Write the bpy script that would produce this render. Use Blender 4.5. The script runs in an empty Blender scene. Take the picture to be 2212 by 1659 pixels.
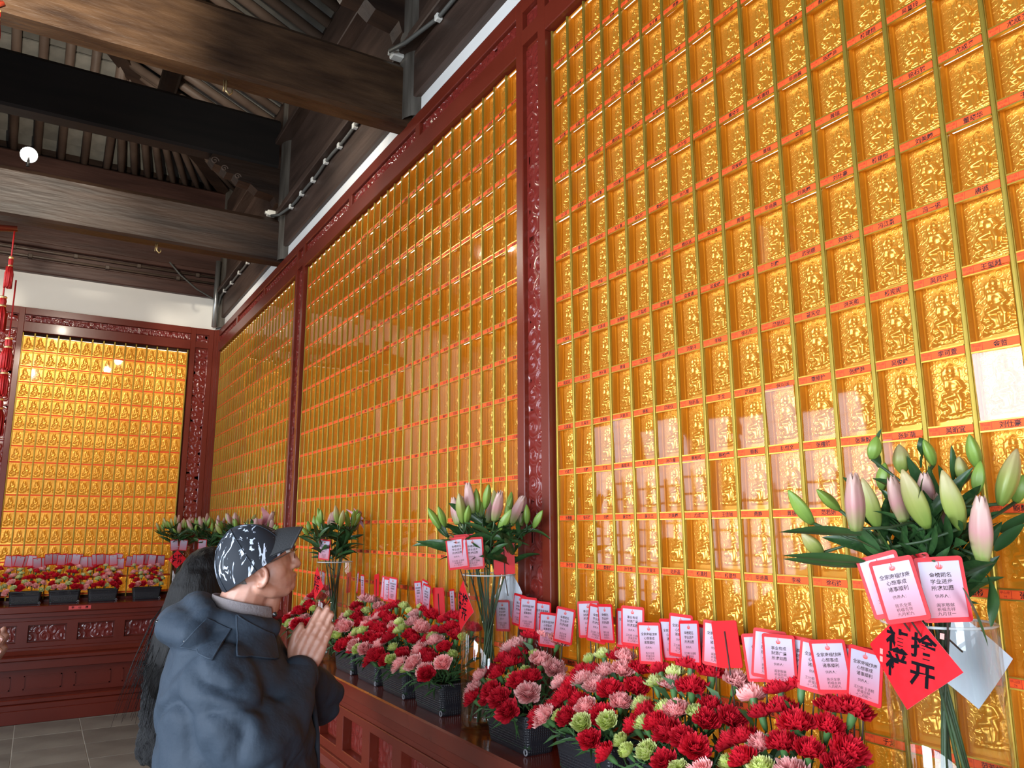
import bpy, bmesh, math, random
import numpy as np
from mathutils import Vector, Matrix, Euler
R = math.radians
PI = math.pi
scene = bpy.context.scene
col = scene.collection

# ------------------------------------------------------------------ camera
cam_d = bpy.data.cameras.new('camera')
cam = bpy.data.objects.new('camera', cam_d)
col.objects.link(cam)
CAM = Vector((-1.5806, -2.2847, 1.6618))
YAW, PITCH, ROLL = R(31.177), R(10.572), R(-0.145)
fw = Vector((math.sin(YAW)*math.cos(PITCH), math.cos(YAW)*math.cos(PITCH), math.sin(PITCH)))
r0 = Vector((math.cos(YAW), -math.sin(YAW), 0))
u0 = r0.cross(fw)
rt = r0*math.cos(ROLL)+u0*math.sin(ROLL)
up = -r0*math.sin(ROLL)+u0*math.cos(ROLL)
cam.matrix_world = Matrix(((rt.x, up.x, -fw.x, CAM.x), (rt.y, up.y, -fw.y, CAM.y), (rt.z, up.z, -fw.z, CAM.z), (0, 0, 0, 1)))
cam_d.sensor_width = 36.0
cam_d.lens = 1667.0*36/2212
cam_d.clip_start = 0.02
scene.camera = cam

# ------------------------------------------------------------------ world, lights, exposure
world = bpy.data.worlds.new('world')
scene.world = world
world.use_nodes = True
bg = world.node_tree.nodes['Background']
bg.inputs[0].default_value = (0.62, 0.76, 1.0, 1)
bg.inputs[1].default_value = 1.0
vs = scene.view_settings
vs.view_transform = 'Standard'
vs.look = 'None'
vs.gamma = 1.0
vs.use_curve_mapping = False
vs.exposure = 0.55
scene.cycles.max_bounces = 8
scene.cycles.diffuse_bounces = 3
scene.cycles.glossy_bounces = 3
scene.cycles.transmission_bounces = 6
scene.cycles.transparent_max_bounces = 12
scene.cycles.caustics_reflective = False
scene.cycles.caustics_refractive = False
scene.cycles.sample_clamp_indirect = 4.0

def area_light(name, loc, target, size, sy, power, color, spread=180):
    d = bpy.data.lights.new(name, 'AREA')
    d.shape = 'RECTANGLE'; d.size = size; d.size_y = sy
    d.energy = power; d.color = color; d.spread = R(spread)
    o = bpy.data.objects.new(name, d); col.objects.link(o)
    o.location = loc
    o.rotation_euler = (Vector(target)-Vector(loc)).to_track_quat('-Z', 'Y').to_euler()
    return o

def spot_light(name, loc, target, power, color, angle=70, blend=.6, radius=.04):
    d = bpy.data.lights.new(name, 'SPOT')
    d.energy = power; d.color = color; d.spot_size = R(angle); d.spot_blend = blend; d.shadow_soft_size = radius
    o = bpy.data.objects.new(name, d); col.objects.link(o)
    o.location = loc
    o.rotation_euler = (Vector(target)-Vector(loc)).to_track_quat('-Z', 'Y').to_euler()
    return o

# daylight through the latticed windows of the long wall opposite, behind and left of the camera
DAY = (0.80, 0.89, 1.0)
for wy in (-4.05, -2.15, -0.25, 2.75, 4.65):
    area_light('window_daylight', (-4.52, wy, 1.75), (0, wy, .9), 1.5, 2.1, 62 if wy < -1 else (95 if wy < 1 else 36), DAY, 130)
area_light('door_daylight', (-3.75, -6.3, 1.45), (-1.2, 0, 1.3), 1.3, 2.5, 80, DAY, 130)
# lamps clamped to the beams
LAMP = (1.0, 0.90, 0.74)

# ------------------------------------------------------------------ helpers
def tag(o, label=None, cat=None, group=None, kind=None):
    if label: o['label'] = label
    if cat: o['category'] = cat
    if group: o['group'] = group
    if kind: o['kind'] = kind
    return o

def empty(name, loc=(0, 0, 0), rz=0.0, label=None, cat=None, group=None):
    o = bpy.data.objects.new(name, None)
    o.empty_display_size = .05
    col.objects.link(o)
    o.location = loc; o.rotation_euler = (0, 0, rz)
    return tag(o, label, cat, group)

class MB:
    """collects vertices and faces; build() links them as one mesh object"""
    def __init__(s): s.v = []; s.f = []; s.m = []; s.sm = []
    def add(s, vs, fs, mi=0, smooth=False, M=None):
        b = len(s.v)
        if M is not None: vs = [M @ Vector(v) for v in vs]
        s.v += [tuple(v) for v in vs]
        s.f += [tuple(i+b for i in f) for f in fs]
        s.m += [mi]*len(fs); s.sm += [smooth]*len(fs)
        return s
    def box(s, lo, hi, mi=0, M=None, bev=0.0):
        x0, y0, z0 = lo; x1, y1, z1 = hi
        if bev <= 0:
            v = [(x0,y0,z0),(x1,y0,z0),(x1,y1,z0),(x0,y1,z0),(x0,y0,z1),(x1,y0,z1),(x1,y1,z1),(x0,y1,z1)]
            f = [(0,3,2,1),(4,5,6,7),(0,1,5,4),(1,2,6,5),(2,3,7,6),(3,0,4,7)]
            return s.add(v, f, mi, False, M)
        b = bev; v = []; 
        for (cx, sx) in ((x0, 1), (x1, -1)):
            for (cy, sy) in ((y0, 1), (y1, -1)):
                for (cz, sz) in ((z0, 1), (z1, -1)):
                    v += [(cx, cy+sy*b, cz+sz*b), (cx+sx*b, cy, cz+sz*b), (cx+sx*b, cy+sy*b, cz)]
        bmx = bmesh.new()
        for p in v: bmx.verts.new(p)
        r = bmesh.ops.convex_hull(bmx, input=bmx.verts)
        bmesh.ops.dissolve_limit(bmx, angle_limit=.02, verts=bmx.verts, edges=bmx.edges)
        bmx.verts.index_update()
        vv = [p.co.copy() for p in bmx.verts]; ff = [tuple(q.index for q in fc.verts) for fc in bmx.faces]
        bmx.free()
        return s.add(vv, ff, mi, False, M)
    def tube(s, pts, rads, n=8, mi=0, cap=True, M=None, smooth=True, flat=1.0):
        pts = [Vector(p) for p in pts]
        if not hasattr(rads, '__len__'): rads = [rads]*len(pts)
        v = []; f = []
        t0 = (pts[1]-pts[0]).normalized()
        a = Vector((0, 0, 1)) if abs(t0.z) < .9 else Vector((1, 0, 0))
        nx = t0.cross(a).normalized()
        for i, p in enumerate(pts):
            if i == 0: t = pts[1]-pts[0]
            elif i == len(pts)-1: t = pts[-1]-pts[-2]
            else: t = pts[i+1]-pts[i-1]
            t.normalize()
            nx = (nx - t*nx.dot(t)).normalized()
            ny = t.cross(nx)
            for k in range(n):
                an = 2*PI*k/n
                v.append(p + (nx*math.cos(an) + ny*math.sin(an)*flat)*rads[i])
        for i in range(len(pts)-1):
            for k in range(n):
                k2 = (k+1) % n
                f.append((i*n+k, i*n+k2, (i+1)*n+k2, (i+1)*n+k))
        if cap:
            f.append(tuple(range(n))[::-1]); f.append(tuple((len(pts)-1)*n+k for k in range(n)))
        return s.add(v, f, mi, smooth, M)
    def lathe(s, prof, n=16, mi=0, M=None, smooth=True, closed=False):
        v = []; f = []
        for (r, z) in prof:
            for k in range(n):
                a = 2*PI*k/n; v.append((r*math.cos(a), r*math.sin(a), z))
        m = len(prof)
        for i in range(m-1):
            for k in range(n):
                k2 = (k+1) % n
                f.append((i*n+k, i*n+k2, (i+1)*n+k2, (i+1)*n+k))
        return s.add(v, f, mi, smooth, M)
    def grid(s, nu, nv, fn, mi=0, smooth=True, M=None, flip=False, wrap=False):
        v = [fn(i/nu, j/nv) for j in range(nv+1) for i in range(nu+1)]
        f = []
        for j in range(nv):
            for i in range(nu):
                q = (j*(nu+1)+i, j*(nu+1)+i+1, (j+1)*(nu+1)+i+1, (j+1)*(nu+1)+i)
                f.append(q[::-1] if flip else q)
        return s.add(v, f, mi, smooth, M)
    def prism(s, poly, a, b, axis='x', mi=0, M=None):
        """poly: (p,q) points; extruded along axis from a to b"""
        n = len(poly)
        def P(t, p, q):
            return {'x': (t, p, q), 'y': (p, t, q), 'z': (p, q, t)}[axis]
        v = [P(a, *p) for p in poly] + [P(b, *p) for p in poly]
        f = [tuple(range(n)), tuple(range(n, 2*n))[::-1]] + [(i, i+n, (i+1) % n + n, (i+1) % n) for i in range(n)]
        return s.add(v, f, mi, False, M)
    def mesh(s, name, mats):
        me = bpy.data.meshes.new(name)
        me.from_pydata(s.v, [], s.f)
        for m in mats: me.materials.append(m)
        if len(s.f):
            me.polygons.foreach_set('material_index', s.m)
            me.polygons.foreach_set('use_smooth', s.sm)
        me.update()
        return me
    def build(s, name, mats, parent=None, fix=False):
        if not isinstance(mats, (list, tuple)): mats = [mats]
        me = s.mesh(name, mats)
        if fix:
            b = bmesh.new(); b.from_mesh(me); bmesh.ops.recalc_face_normals(b, faces=b.faces); b.to_mesh(me); b.free()
        return obj(name, me, parent)

def obj(name, me, parent=None, loc=None, rot=None):
    o = bpy.data.objects.new(name, me)
    col.objects.link(o)
    if parent is not None: o.parent = parent
    if loc is not None: o.location = loc
    if rot is not None: o.rotation_euler = rot
    return o

def copy_tree(o, parent=None):
    c = o.copy(); col.objects.link(c); c.parent = parent
    for ch in list(o.children): copy_tree(ch, c)
    return c

# ------------------------------------------------------------------ materials
def new_mat(name):
    m = bpy.data.materials.new(name); m.use_nodes = True
    nt = m.node_tree; b = nt.nodes['Principled BSDF']
    return m, nt, b
def lnk(nt, a, b): nt.links.new(a, b)
def setc(b, c): b.inputs['Base Color'].default_value = (*c, 1)

def mat(name, c, rough=.5, metal=0, spec=.5, coat=0, c2=None, scale=8, stretch=None, bump=0, bscale=40, emit=None, estr=0, detail=4, ramp=(.35, .65), sheen=0, trans=0, ior=1.45, coords='Object', rvar=0, subs=0):
    m, nt, b = new_mat(name)
    setc(b, c)
    b.inputs['Roughness'].default_value = rough
    b.inputs['Metallic'].default_value = metal
    b.inputs['Specular IOR Level'].default_value = spec
    b.inputs['Coat Weight'].default_value = coat
    b.inputs['Coat Roughness'].default_value = .12
    b.inputs['Sheen Weight'].default_value = sheen
    b.inputs['Transmission Weight'].default_value = trans
    b.inputs['IOR'].default_value = ior
    if subs:
        b.inputs['Subsurface Weight'].default_value = subs
        b.inputs['Subsurface Radius'].default_value = (.6, .3, .2)
        b.inputs['Subsurface Scale'].default_value = .01
    if emit:
        b.inputs['Emission Color'].default_value = (*emit, 1)
        b.inputs['Emission Strength'].default_value = estr
    tc = nt.nodes.new('ShaderNodeTexCoord')
    vec = tc.outputs[coords]
    if stretch:
        mp = nt.nodes.new('ShaderNodeMapping'); mp.inputs['Scale'].default_value = stretch
        lnk(nt, vec, mp.inputs[0]); vec = mp.outputs[0]
    if c2 is not None:
        n = nt.nodes.new('ShaderNodeTexNoise'); n.inputs['Scale'].default_value = scale; n.inputs['Detail'].default_value = detail
        lnk(nt, vec, n.inputs['Vector'])
        cr = nt.nodes.new('ShaderNodeValToRGB')
        cr.color_ramp.elements[0].position = ramp[0]; cr.color_ramp.elements[1].position = ramp[1]
        cr.color_ramp.elements[0].color = (*c, 1); cr.color_ramp.elements[1].color = (*c2, 1)
        lnk(nt, n.outputs[0], cr.inputs[0])
        lnk(nt, cr.outputs[0], b.inputs['Base Color'])
    if rvar:
        oi = nt.nodes.new('ShaderNodeObjectInfo')
        hs = nt.nodes.new('ShaderNodeHueSaturation')
        mr = nt.nodes.new('ShaderNodeMapRange'); mr.inputs[3].default_value = 1-rvar; mr.inputs[4].default_value = 1+rvar
        lnk(nt, oi.outputs['Random'], mr.inputs[0]); lnk(nt, mr.outputs[0], hs.inputs['Value'])
        src = b.inputs['Base Color'].links[0].from_socket if b.inputs['Base Color'].links else None
        if src: lnk(nt, src, hs.inputs['Color'])
        else: hs.inputs['Color'].default_value = (*c, 1)
        lnk(nt, hs.outputs[0], b.inputs['Base Color'])
    if bump:
        n2 = nt.nodes.new('ShaderNodeTexNoise'); n2.inputs['Scale'].default_value = bscale; n2.inputs['Detail'].default_value = 5
        lnk(nt, vec, n2.inputs['Vector'])
        bp = nt.nodes.new('ShaderNodeBump'); bp.inputs['Strength'].default_value = bump; bp.inputs['Distance'].default_value = .01
        lnk(nt, n2.outputs[0], bp.inputs['Height']); lnk(nt, bp.outputs[0], b.inputs['Normal'])
    return m

M_red = mat('red_lacquer', (.145, .019, .009), .32, coat=.08, spec=.4, c2=(.17, .023, .011), scale=3, bump=.03, bscale=18)
M_redc = mat('carved_red_lacquer', (.19, .022, .016), .2, coat=.5)
M_plaster = mat('white_plaster', (.82, .80, .75), .85, c2=(.88, .86, .81), scale=1.6, bump=.25, bscale=3.5, ramp=(.3, .7))
M_wood = mat('dark_beam_wood', (.012, .006, .004), .5, c2=(.042, .021, .012), scale=3.0, stretch=(.5, 4, 4), bump=.35, bscale=9, ramp=(.3, .75), detail=8)
M_wood_y = mat('dark_board_wood', (.032, .018, .012), .5, c2=(.085, .050, .036), scale=3.0, stretch=(4, .5, 4), bump=.3, bscale=9, ramp=(.3, .75), detail=8)
M_raft = mat('rafter_wood', (.095, .062, .046), .55, c2=(.15, .105, .08), scale=4, bump=.2, bscale=12)
M_brick = mat('roof_brick', (.13, .125, .11), .9, c2=(.20, .19, .165), scale=6, bump=.4, bscale=30, rvar=.25)
M_gold = mat('gold_bar_metal', (.36, .25, .038), .45, metal=.7, spec=.6)
M_goldrim = mat('gold_rim_metal', (.72, .47, .07), .3, metal=.8)
M_strip = mat('red_name_strip', (.95, .11, .025), .5, spec=.15)
M_ink = mat('black_ink', (.03, .008, .006), .6)
M_inkr = mat('dark_red_ink', (.45, .02, .01), .6)
M_stone = mat('paving_stone', (.19, .175, .14), .42, c2=(.29, .27, .215), scale=2.2, bump=.18, bscale=14, rvar=.14, detail=8)
M_grout = mat('grout', (.5, .46, .37), .9)
M_pipe = mat('painted_pipe', (.10, .072, .055), .4)
M_cable = mat('grey_cable', (.10, .10, .09), .5)
M_whitepl = mat('white_plastic', (.75, .73, .66), .4)
# ------------------------------------------------------------------ relief tiles
def make_tile_material():
    m, nt, b = new_mat('amber_relief_glass')
    b.inputs['Base Color'].default_value = (.66, .32, .052, 1)
    b.inputs['Metallic'].default_value = .7
    b.inputs['Roughness'].default_value = .27
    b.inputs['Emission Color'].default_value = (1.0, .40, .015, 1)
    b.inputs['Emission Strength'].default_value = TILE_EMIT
    tc = nt.nodes.new('ShaderNodeTexCoord')
    vo = nt.nodes.new('ShaderNodeTexVoronoi'); vo.inputs['Scale'].default_value = 80; vo.inputs['Randomness'].default_value = .8
    lnk(nt, tc.outputs['Object'], vo.inputs['Vector'])
    mu = nt.nodes.new('ShaderNodeMath'); mu.operation = 'MULTIPLY'; mu.inputs[1].default_value = 15
    lnk(nt, vo.outputs['Distance'], mu.inputs[0])
    si = nt.nodes.new('ShaderNodeMath'); si.operation = 'SINE'; lnk(nt, mu.outputs[0], si.inputs[0])
    at = nt.nodes.new('ShaderNodeAttribute'); at.attribute_name = 'cloud'
    s1 = nt.nodes.new('ShaderNodeMath'); s1.operation = 'MULTIPLY_ADD'; s1.inputs[1].default_value = .5; s1.inputs[2].default_value = .5; lnk(nt, si.outputs[0], s1.inputs[0])
    s2 = nt.nodes.new('ShaderNodeMath'); s2.operation = 'POWER'; s2.inputs[1].default_value = 4.0; lnk(nt, s1.outputs[0], s2.inputs[0])
    m2 = nt.nodes.new('ShaderNodeMath'); m2.operation = 'MULTIPLY'
    lnk(nt, s2.outputs[0], m2.inputs[0]); lnk(nt, at.outputs['Fac'], m2.inputs[1])
    bp = nt.nodes.new('ShaderNodeBump'); bp.inputs['Strength'].default_value = .45; bp.inputs['Distance'].default_value = .0008
    lnk(nt, m2.outputs[0], bp.inputs['Height']); lnk(nt, bp.outputs[0], b.inputs['Normal'])
    return m
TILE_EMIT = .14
M_tile = make_tile_material()
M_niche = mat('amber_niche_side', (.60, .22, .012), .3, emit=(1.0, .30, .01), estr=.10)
M_led = mat('niche_led', (1, 1, 1), .5, emit=(.88, 1.0, .80), estr=2.6)
def make_pane():
    m = bpy.data.materials.new('clear_pane'); m.use_nodes = True
    nt = m.node_tree; nt.nodes.clear()
    out = nt.nodes.new('ShaderNodeOutputMaterial'); mx = nt.nodes.new('ShaderNodeMixShader')
    tr = nt.nodes.new('ShaderNodeBsdfTransparent'); gl = nt.nodes.new('ShaderNodeBsdfGlossy')
    gl.inputs['Roughness'].default_value = .03
    fr = nt.nodes.new('ShaderNodeFresnel'); fr.inputs[0].default_value = 1.5
    lnk(nt, fr.outputs[0], mx.inputs[0]); lnk(nt, tr.outputs[0], mx.inputs[1]); lnk(nt, gl.outputs[0], mx.inputs[2])
    lnk(nt, mx.outputs[0], out.inputs[0])
    return m
M_pane = make_pane()
H = .16          # pitch of the rows
DEPTH = .027

def figure_height(u, v):
    """relief height (0..1) of the seated figure on its lotus, u right, v up"""
    def ell(cx, cy, rx, ry, h=1.0, rot=0.0):
        dx, dy = u-cx, (v-cy)*1.45
        c, s = math.cos(rot), math.sin(rot)
        a, b_ = (dx*c+dy*s)/rx, (-dx*s+dy*c)/(ry*1.45)
        d = a*a+b_*b_
        return h*math.sqrt(1-d) if d < 1 else 0.0
    def cap(x0, y0, x1, y1, r, h=1.0, r1=None):
        y0 *= 1.45; y1 *= 1.45
        px, py = u-x0, v*1.45-y0; dx, dy = x1-x0, y1-y0
        t = max(0, min(1, (px*dx+py*dy)/(dx*dx+dy*dy+1e-9)))
        rr = r if r1 is None else r+(r1-r)*t
        d = math.hypot(px-dx*t, py-dy*t)/rr
        return h*math.sqrt(1-d*d) if d < 1 else 0.0
    H_ = [0.0]
    dh = math.hypot(u-.5, (v-.735)*1.45)
    if dh < .225: H_.append(.10 + (.20 if dh > .20 else 0))
    H_ += [ell(.49, .865, .055, .032, .8), ell(.49, .835, .085, .035, .85), ell(.49, .80, .10, .018, .9),   # topknot and crown
           ell(.49, .735, .082, .072, 1.0),                                                                # head
           cap(.42, .655, .60, .655, .065, .75), ell(.51, .585, .125, .10, .8),                            # shoulders, chest
           cap(.40, .64, .36, .56, .045, .7), cap(.36, .56, .375, .70, .032, .9), ell(.375, .72, .038, .028, 1.0),
           cap(.63, .645, .73, .53, .048, .75), cap(.73, .53, .56, .475, .042, .85),
           ell(.50, .49, .15, .06, .7),
           cap(.62, .45, .665, .36, .075, .9), cap(.665, .40, .64, .24, .055, .8),
           cap(.50, .435, .30, .405, .07, .95), cap(.30, .405, .40, .30, .055, .8), cap(.42, .33, .46, .20, .07, .6),
           cap(.52, .36, .55, .18, .05, .55),
           ell(.63, .195, .09, .035, .85), ell(.40, .185, .11, .04, .6),
           cap(.20, .335, .33, .375, .03, .7), cap(.17, .30, .30, .30, .028, .7), cap(.22, .265, .34, .285, .024, .6),
           cap(.78, .30, .86, .40, .02, .8), cap(.78, .30, .93, .36, .02, .8), cap(.78, .30, .93, .30, .02, .8), cap(.78, .30, .80, .42, .018, .7),
           ell(.20, .155, .05, .025, .8), ell(.30, .14, .06, .02, .7), cap(.15, .118, .50, .125, .02, .55), cap(.50, .125, .90, .15, .018, .5),
           cap(.68, .215, .86, .235, .026, .6), ell(.76, .25, .05, .02, .8)]
    return max(H_)

def tile_mesh(name, w, nu, nv):
    b = MB()
    x0, x1, z0, z1 = .0062, w-.0062, .0105, H-.005
    def fn(i, j):
        x = x0+(x1-x0)*i; z = z0+(z1-z0)*j
        hgt = figure_height(i, j)
        return (x, DEPTH-.0105*hgt, z)
    b.grid(nu, nv, fn, 0, True)
    ncl = len(b.v)
    # niche sides, floor and head
    b.add([(x0, 0, z0), (x0, DEPTH, z0), (x0, DEPTH, z1), (x0, 0, z1)], [(0, 1, 2, 3)], 1)
    b.add([(x1, 0, z0), (x1, DEPTH, z0), (x1, DEPTH, z1), (x1, 0, z1)], [(3, 2, 1, 0)], 1)
    b.add([(x0, 0, z0), (x1, 0, z0), (x1, DEPTH, z0), (x0, DEPTH, z0)], [(0, 1, 2, 3)], 1)
    b.add([(x0, 0, z1), (x1, 0, z1), (x1, DEPTH, z1), (x0, DEPTH, z1)], [(3, 2, 1, 0)], 1)
    # a rounded corner bead down the left side
    b.box((x0, DEPTH-.007, z0), (x0+.003, DEPTH-.001, z1), 1)
    # led strip under the head
    b.box((x0+.004, .008, z1-.0022), (x1-.004, .012, z1-.0006), 2)
    # clear front pane
    b.add([(x0, .0006, z0), (x1, .0006, z0), (x1, .0006, z1), (x0, .0006, z1)], [(0, 1, 2, 3)], 3)
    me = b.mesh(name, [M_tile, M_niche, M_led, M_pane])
    at = me.attributes.new('cloud', 'FLOAT', 'POINT')
    vals = []
    for k, p in enumerate(b.v):
        if k < ncl:
            u, v = (p[0]-x0)/(x1-x0), (p[2]-z0)/(z1-z0)
            hh = (DEPTH-p[1])/.0105
            vals.append((1.0 if hh < .02 else 0.0) * (1.0 if v > .10 else 0.0))
        else: vals.append(0.0)
    at.data.foreach_set('value', vals)
    return me

def strip_mesh(name, w):
    b = MB()
    x0, x1 = .0066, w-.0066
    b.box((x0, -.0015, -.0085), (x1, .004, .0085), 0)
    b.box((x0, -.0035, .0085), (x1, .006, .0115), 1)
    b.box((x0, -.0035, -.0115), (x1, .006, -.0085), 1)
    b.box((x0+(x1-x0)*.235, -.0017, -.008), (x0+(x1-x0)*.243, -.0015, .008), 2)
    b.box((x0+.0005, -.0017, .0070), (x1-.0005, -.0015, .0074), 2)
    b.box((x0+.0005, -.0017, -.0074), (x1-.0005, -.0015, -.0070), 2)
    return b.mesh(name, [M_strip, M_goldrim, M_inkr])

def bar_mesh(name, z0, z1):
    b = MB()
    prof = [(-.0062, .004), (-.0062, -.0012), (-.0046, -.0012), (-.0046, -.0045), (-.0025, -.0062), (.0025, -.0062), (.0046, -.0045), (.0046, -.0012), (.0062, -.0012), (.0062, .004)]
    n = len(prof)
    v = [(p[0], p[1], z0) for p in prof]+[(p[0], p[1], z1) for p in prof]
    f = [(i, i+1, i+1+n, i+n) for i in range(n-1)] + [tuple(range(n))[::-1], tuple(range(n, 2*n))]
    b.add(v, f, 0)
    return b.mesh(name, [M_gold])

# ------------------------------------------------------------------ lettering
_txt = {}
def text_mesh(body, size, material, align='CENTER', bold=0.0, spacing=1.0, line=1.0):
    key = (body, size, material.name, align, bold, spacing, line)
    if key in _txt: return _txt[key]
    c = bpy.data.curves.new('lettering', 'FONT')
    c.body = body; c.size = size; c.align_x = align; c.align_y = 'CENTER'
    c.resolution_u = 1; c.offset = bold; c.space_character = spacing; c.space_line = line
    o = bpy.data.objects.new('lettering_tmp', c); col.objects.link(o)
    dg = bpy.context.evaluated_depsgraph_get()
    me = bpy.data.meshes.new_from_object(o.evaluated_get(dg))
    me.name = 'lettering'
    # stand it up: text plane xy -> xz
    me.transform(Matrix.Rotation(PI/2, 4, 'X'))
    me.materials.clear(); me.materials.append(material)
    bpy.data.objects.remove(o); bpy.data.curves.remove(c)
    _txt[key] = me
    return me

NAMES = '王玺越 吴贝宁 杨宪宪 洪天和 翟天空 周勋仪 刘亭乐 冯江灏 冯一诺 武丽娜 刘巍 金哲 李可萱 吴俊峰 张耀尹 章修铨 伏兴运 刘仕豪 吴昕宜 张珂萌 张秉毅 张檀铭 陈恺文 鲍毅 鲍柏睿 鲍柏杨 孙乃慧 杨子洪 蔡斌鸿 于戈 范若妍 景瑞 费静 王佳瑶 尤成爱 刘美麟 薛文杰 徐石铭 李梭 毕迪晨 杨建恺 杨潇越 陆昕晶 洪斐洋 孙于恒 陈佳露 石磊诚 唐诚 王维恒 黄世群 朱千惠 董晓华 吴莫玲 樱欣涵 俞俊谦 陈思含'.split()
# names that can be read in the photograph, by (column, row) of the near bay
READ = {(15, 2): '刘仕豪', (14, 3): '王玺越', (13, 3): '吴贝宁', (12, 3): '杨宪宪', (11, 3): '洪天和', (10, 3): '翟天空', (9, 3): '周勋仪', (12, 4): '冯江灏', (13, 4): '冯一诺',
        (11, 4): '刘亭乐', (10, 4): '武丽娜', (9, 4): '刘巍', (14, 2): '金哲', (13, 2): '李可萱', (12, 2): '吴俊峰', (11, 2): '张耀尹', (10, 2): '章修铨', (9, 2): '伏兴运', (14, 1): '刘仕豪',
        (13, 1): '吴昕宜', (12, 1): '张珂萌', (11, 1): '张秉毅', (10, 1): '张檀铭', (9, 1): '陈恺文', (8, 1): '鲍毅', (7, 1): '鲍柏睿', (6, 1): '鲍柏杨', (5, 1): '孙乃慧', (4, 1): '杨子洪',
        (3, 1): '蔡斌鸿', (2, 1): '于戈', (10, 0): '范若妍', (9, 0): '景瑞', (8, 0): '费静', (7, 0): '王佳瑶', (6, 0): '尤成爱', (5, 0): '刘美麟', (4, 0): '薛文杰', (3, 0): '薛文杰',
        (10, -1): '徐石铭', (9, -1): '李梭', (8, -1): '毕迪晨', (7, -1): '杨建恺', (6, -1): '杨潇越', (5, -1): '陆昕晶', (4, -1): '洪斐洋', (3, -1): '孙于恒'}

def bay(name, label, origin, rz, w, ncols, zoff, nu, nv, letters, seed, keep):
    """one bay of the votive wall: gold bars, relief tiles in niches, red name strips.
    keep(c, r) ranks the tiles; at most 300 become parts of their own, the rest one joined part"""
    rnd = random.Random(seed)
    root = empty(name, origin, rz, label, 'votive wall')
    tm, sm = tile_mesh('relief_tile', w, nu, nv), strip_mesh('name_strip', w)
    bm_ = bar_mesh('gold_bar', .985, 3.615)
    for c in range(ncols+1):
        o = obj('gold_bar', bm_, root, (c*w, 0, 0))
    cells = [(c, r) for c in range(ncols) for r in range(-4, 12)]
    cells.sort(key=lambda q: keep(*q))
    mine, rest = cells[:300], cells[300:]
    for (c, r) in mine:
        z = (r+zoff)*H
        t = obj('relief_tile', tm, root, (c*w, 0, z), (R(rnd.gauss(0, .8)), 0, R(rnd.gauss(0, 1.1))))
        s = obj('name_strip', sm, root, (c*w, 0, z), (0, R(rnd.gauss(0, .25)), 0))
        if letters:
            nm = READ.get((c, r)) if letters == 2 else None
            nm = nm or rnd.choice(NAMES)
            obj('lettering', text_mesh(nm, .0135, M_ink, bold=.00022), s, (w*.60, -.0018, -.0008))
            if letters == 2:
                obj('lettering', text_mesh('甲山座\n%d' % (rnd.randint(9, 24)*10+rnd.randint(0, 9)) if False else '甲山座', .0062, M_inkr), s, (w*.165, -.0018, .0028))
                obj('lettering', text_mesh(str(20*(r+5)+c), .0062, M_inkr), s, (w*.165, -.0018, -.0042))
    if rest:
        b = MB(); bs = MB()
        tv = [v.co.copy() for v in tm.vertices]; tf = [tuple(p.vertices) for p in tm.polygons]; ti = [p.material_index for p in tm.polygons]; tsm = [p.use_smooth for p in tm.polygons]
        sv = [v.co.copy() for v in sm.vertices]; sf = [tuple(p.vertices) for p in sm.polygons]; si = [p.material_index for p in sm.polygons]
        for (c, r) in rest:
            off = Vector((c*w, 0, (r+zoff)*H))
            nb = len(b.v); b.v += [tuple(p+off) for p in tv]; b.f += [tuple(i+nb for i in f) for f in tf]; b.m += ti; b.sm += tsm
            nb = len(bs.v); bs.v += [tuple(p+off) for p in sv]; bs.f += [tuple(i+nb for i in f) for f in sf]; bs.m += si; bs.sm += [False]*len(sf)
        o = b.build('relief_tiles', [M_tile, M_niche, M_led, M_pane], root); o['kind'] = 'stuff'
        at = o.data.attributes.new('cloud', 'FLOAT', 'POINT'); at.data.foreach_set('value', [.0]*len(b.v))
        o = bs.build('name_strips', [M_strip, M_goldrim, M_inkr], root); o['kind'] = 'stuff'
    return root

WM = .10478
RZM = -PI/2
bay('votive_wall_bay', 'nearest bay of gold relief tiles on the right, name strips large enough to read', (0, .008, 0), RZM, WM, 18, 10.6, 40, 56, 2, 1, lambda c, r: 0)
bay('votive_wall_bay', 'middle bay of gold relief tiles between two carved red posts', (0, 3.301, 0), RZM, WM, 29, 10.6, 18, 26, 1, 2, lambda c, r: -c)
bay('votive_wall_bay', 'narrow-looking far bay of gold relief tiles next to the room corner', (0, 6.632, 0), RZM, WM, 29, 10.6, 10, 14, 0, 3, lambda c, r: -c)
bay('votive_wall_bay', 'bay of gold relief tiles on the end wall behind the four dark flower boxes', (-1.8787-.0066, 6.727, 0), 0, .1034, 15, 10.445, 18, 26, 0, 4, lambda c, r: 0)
# ------------------------------------------------------------------ walls, floor
def struct(name, b, mats, parent=None, fix=False):
    o = b.build(name, mats, parent, fix)
    o['kind'] = 'structure'
    return o
M_dark = mat('niche_backing', (.05, .02, .01), .8)
BACK = .040      # backing plane behind the niches
# right-hand wall: backing behind the bays, white plaster above
b = MB(); b.box((BACK, -5.5, 0), (.25, 6.95, 3.70), 1); b.box((0.0, -5.5, 3.70), (.25, 6.95, 3.985), 0); b.box((.03, -5.5, 3.985), (.25, 6.95, 6.2), 2)
struct('wall_right', b, [M_plaster, M_dark, M_wood_y])
b = MB(); b.box((-4.6, 6.727+BACK, 0), (BACK, 6.98, 3.70), 1); b.box((-4.6, 6.727, 3.70), (0, 6.98, 4.235), 0); b.box((-4.6, 6.76, 4.235), (0, 6.98, 6.2), 2)
b.box((-4.6, 6.72, 0), (-2.18, 6.80, 3.8), 0)
struct('wall_back', b, [M_plaster, M_dark, M_wood])
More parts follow.
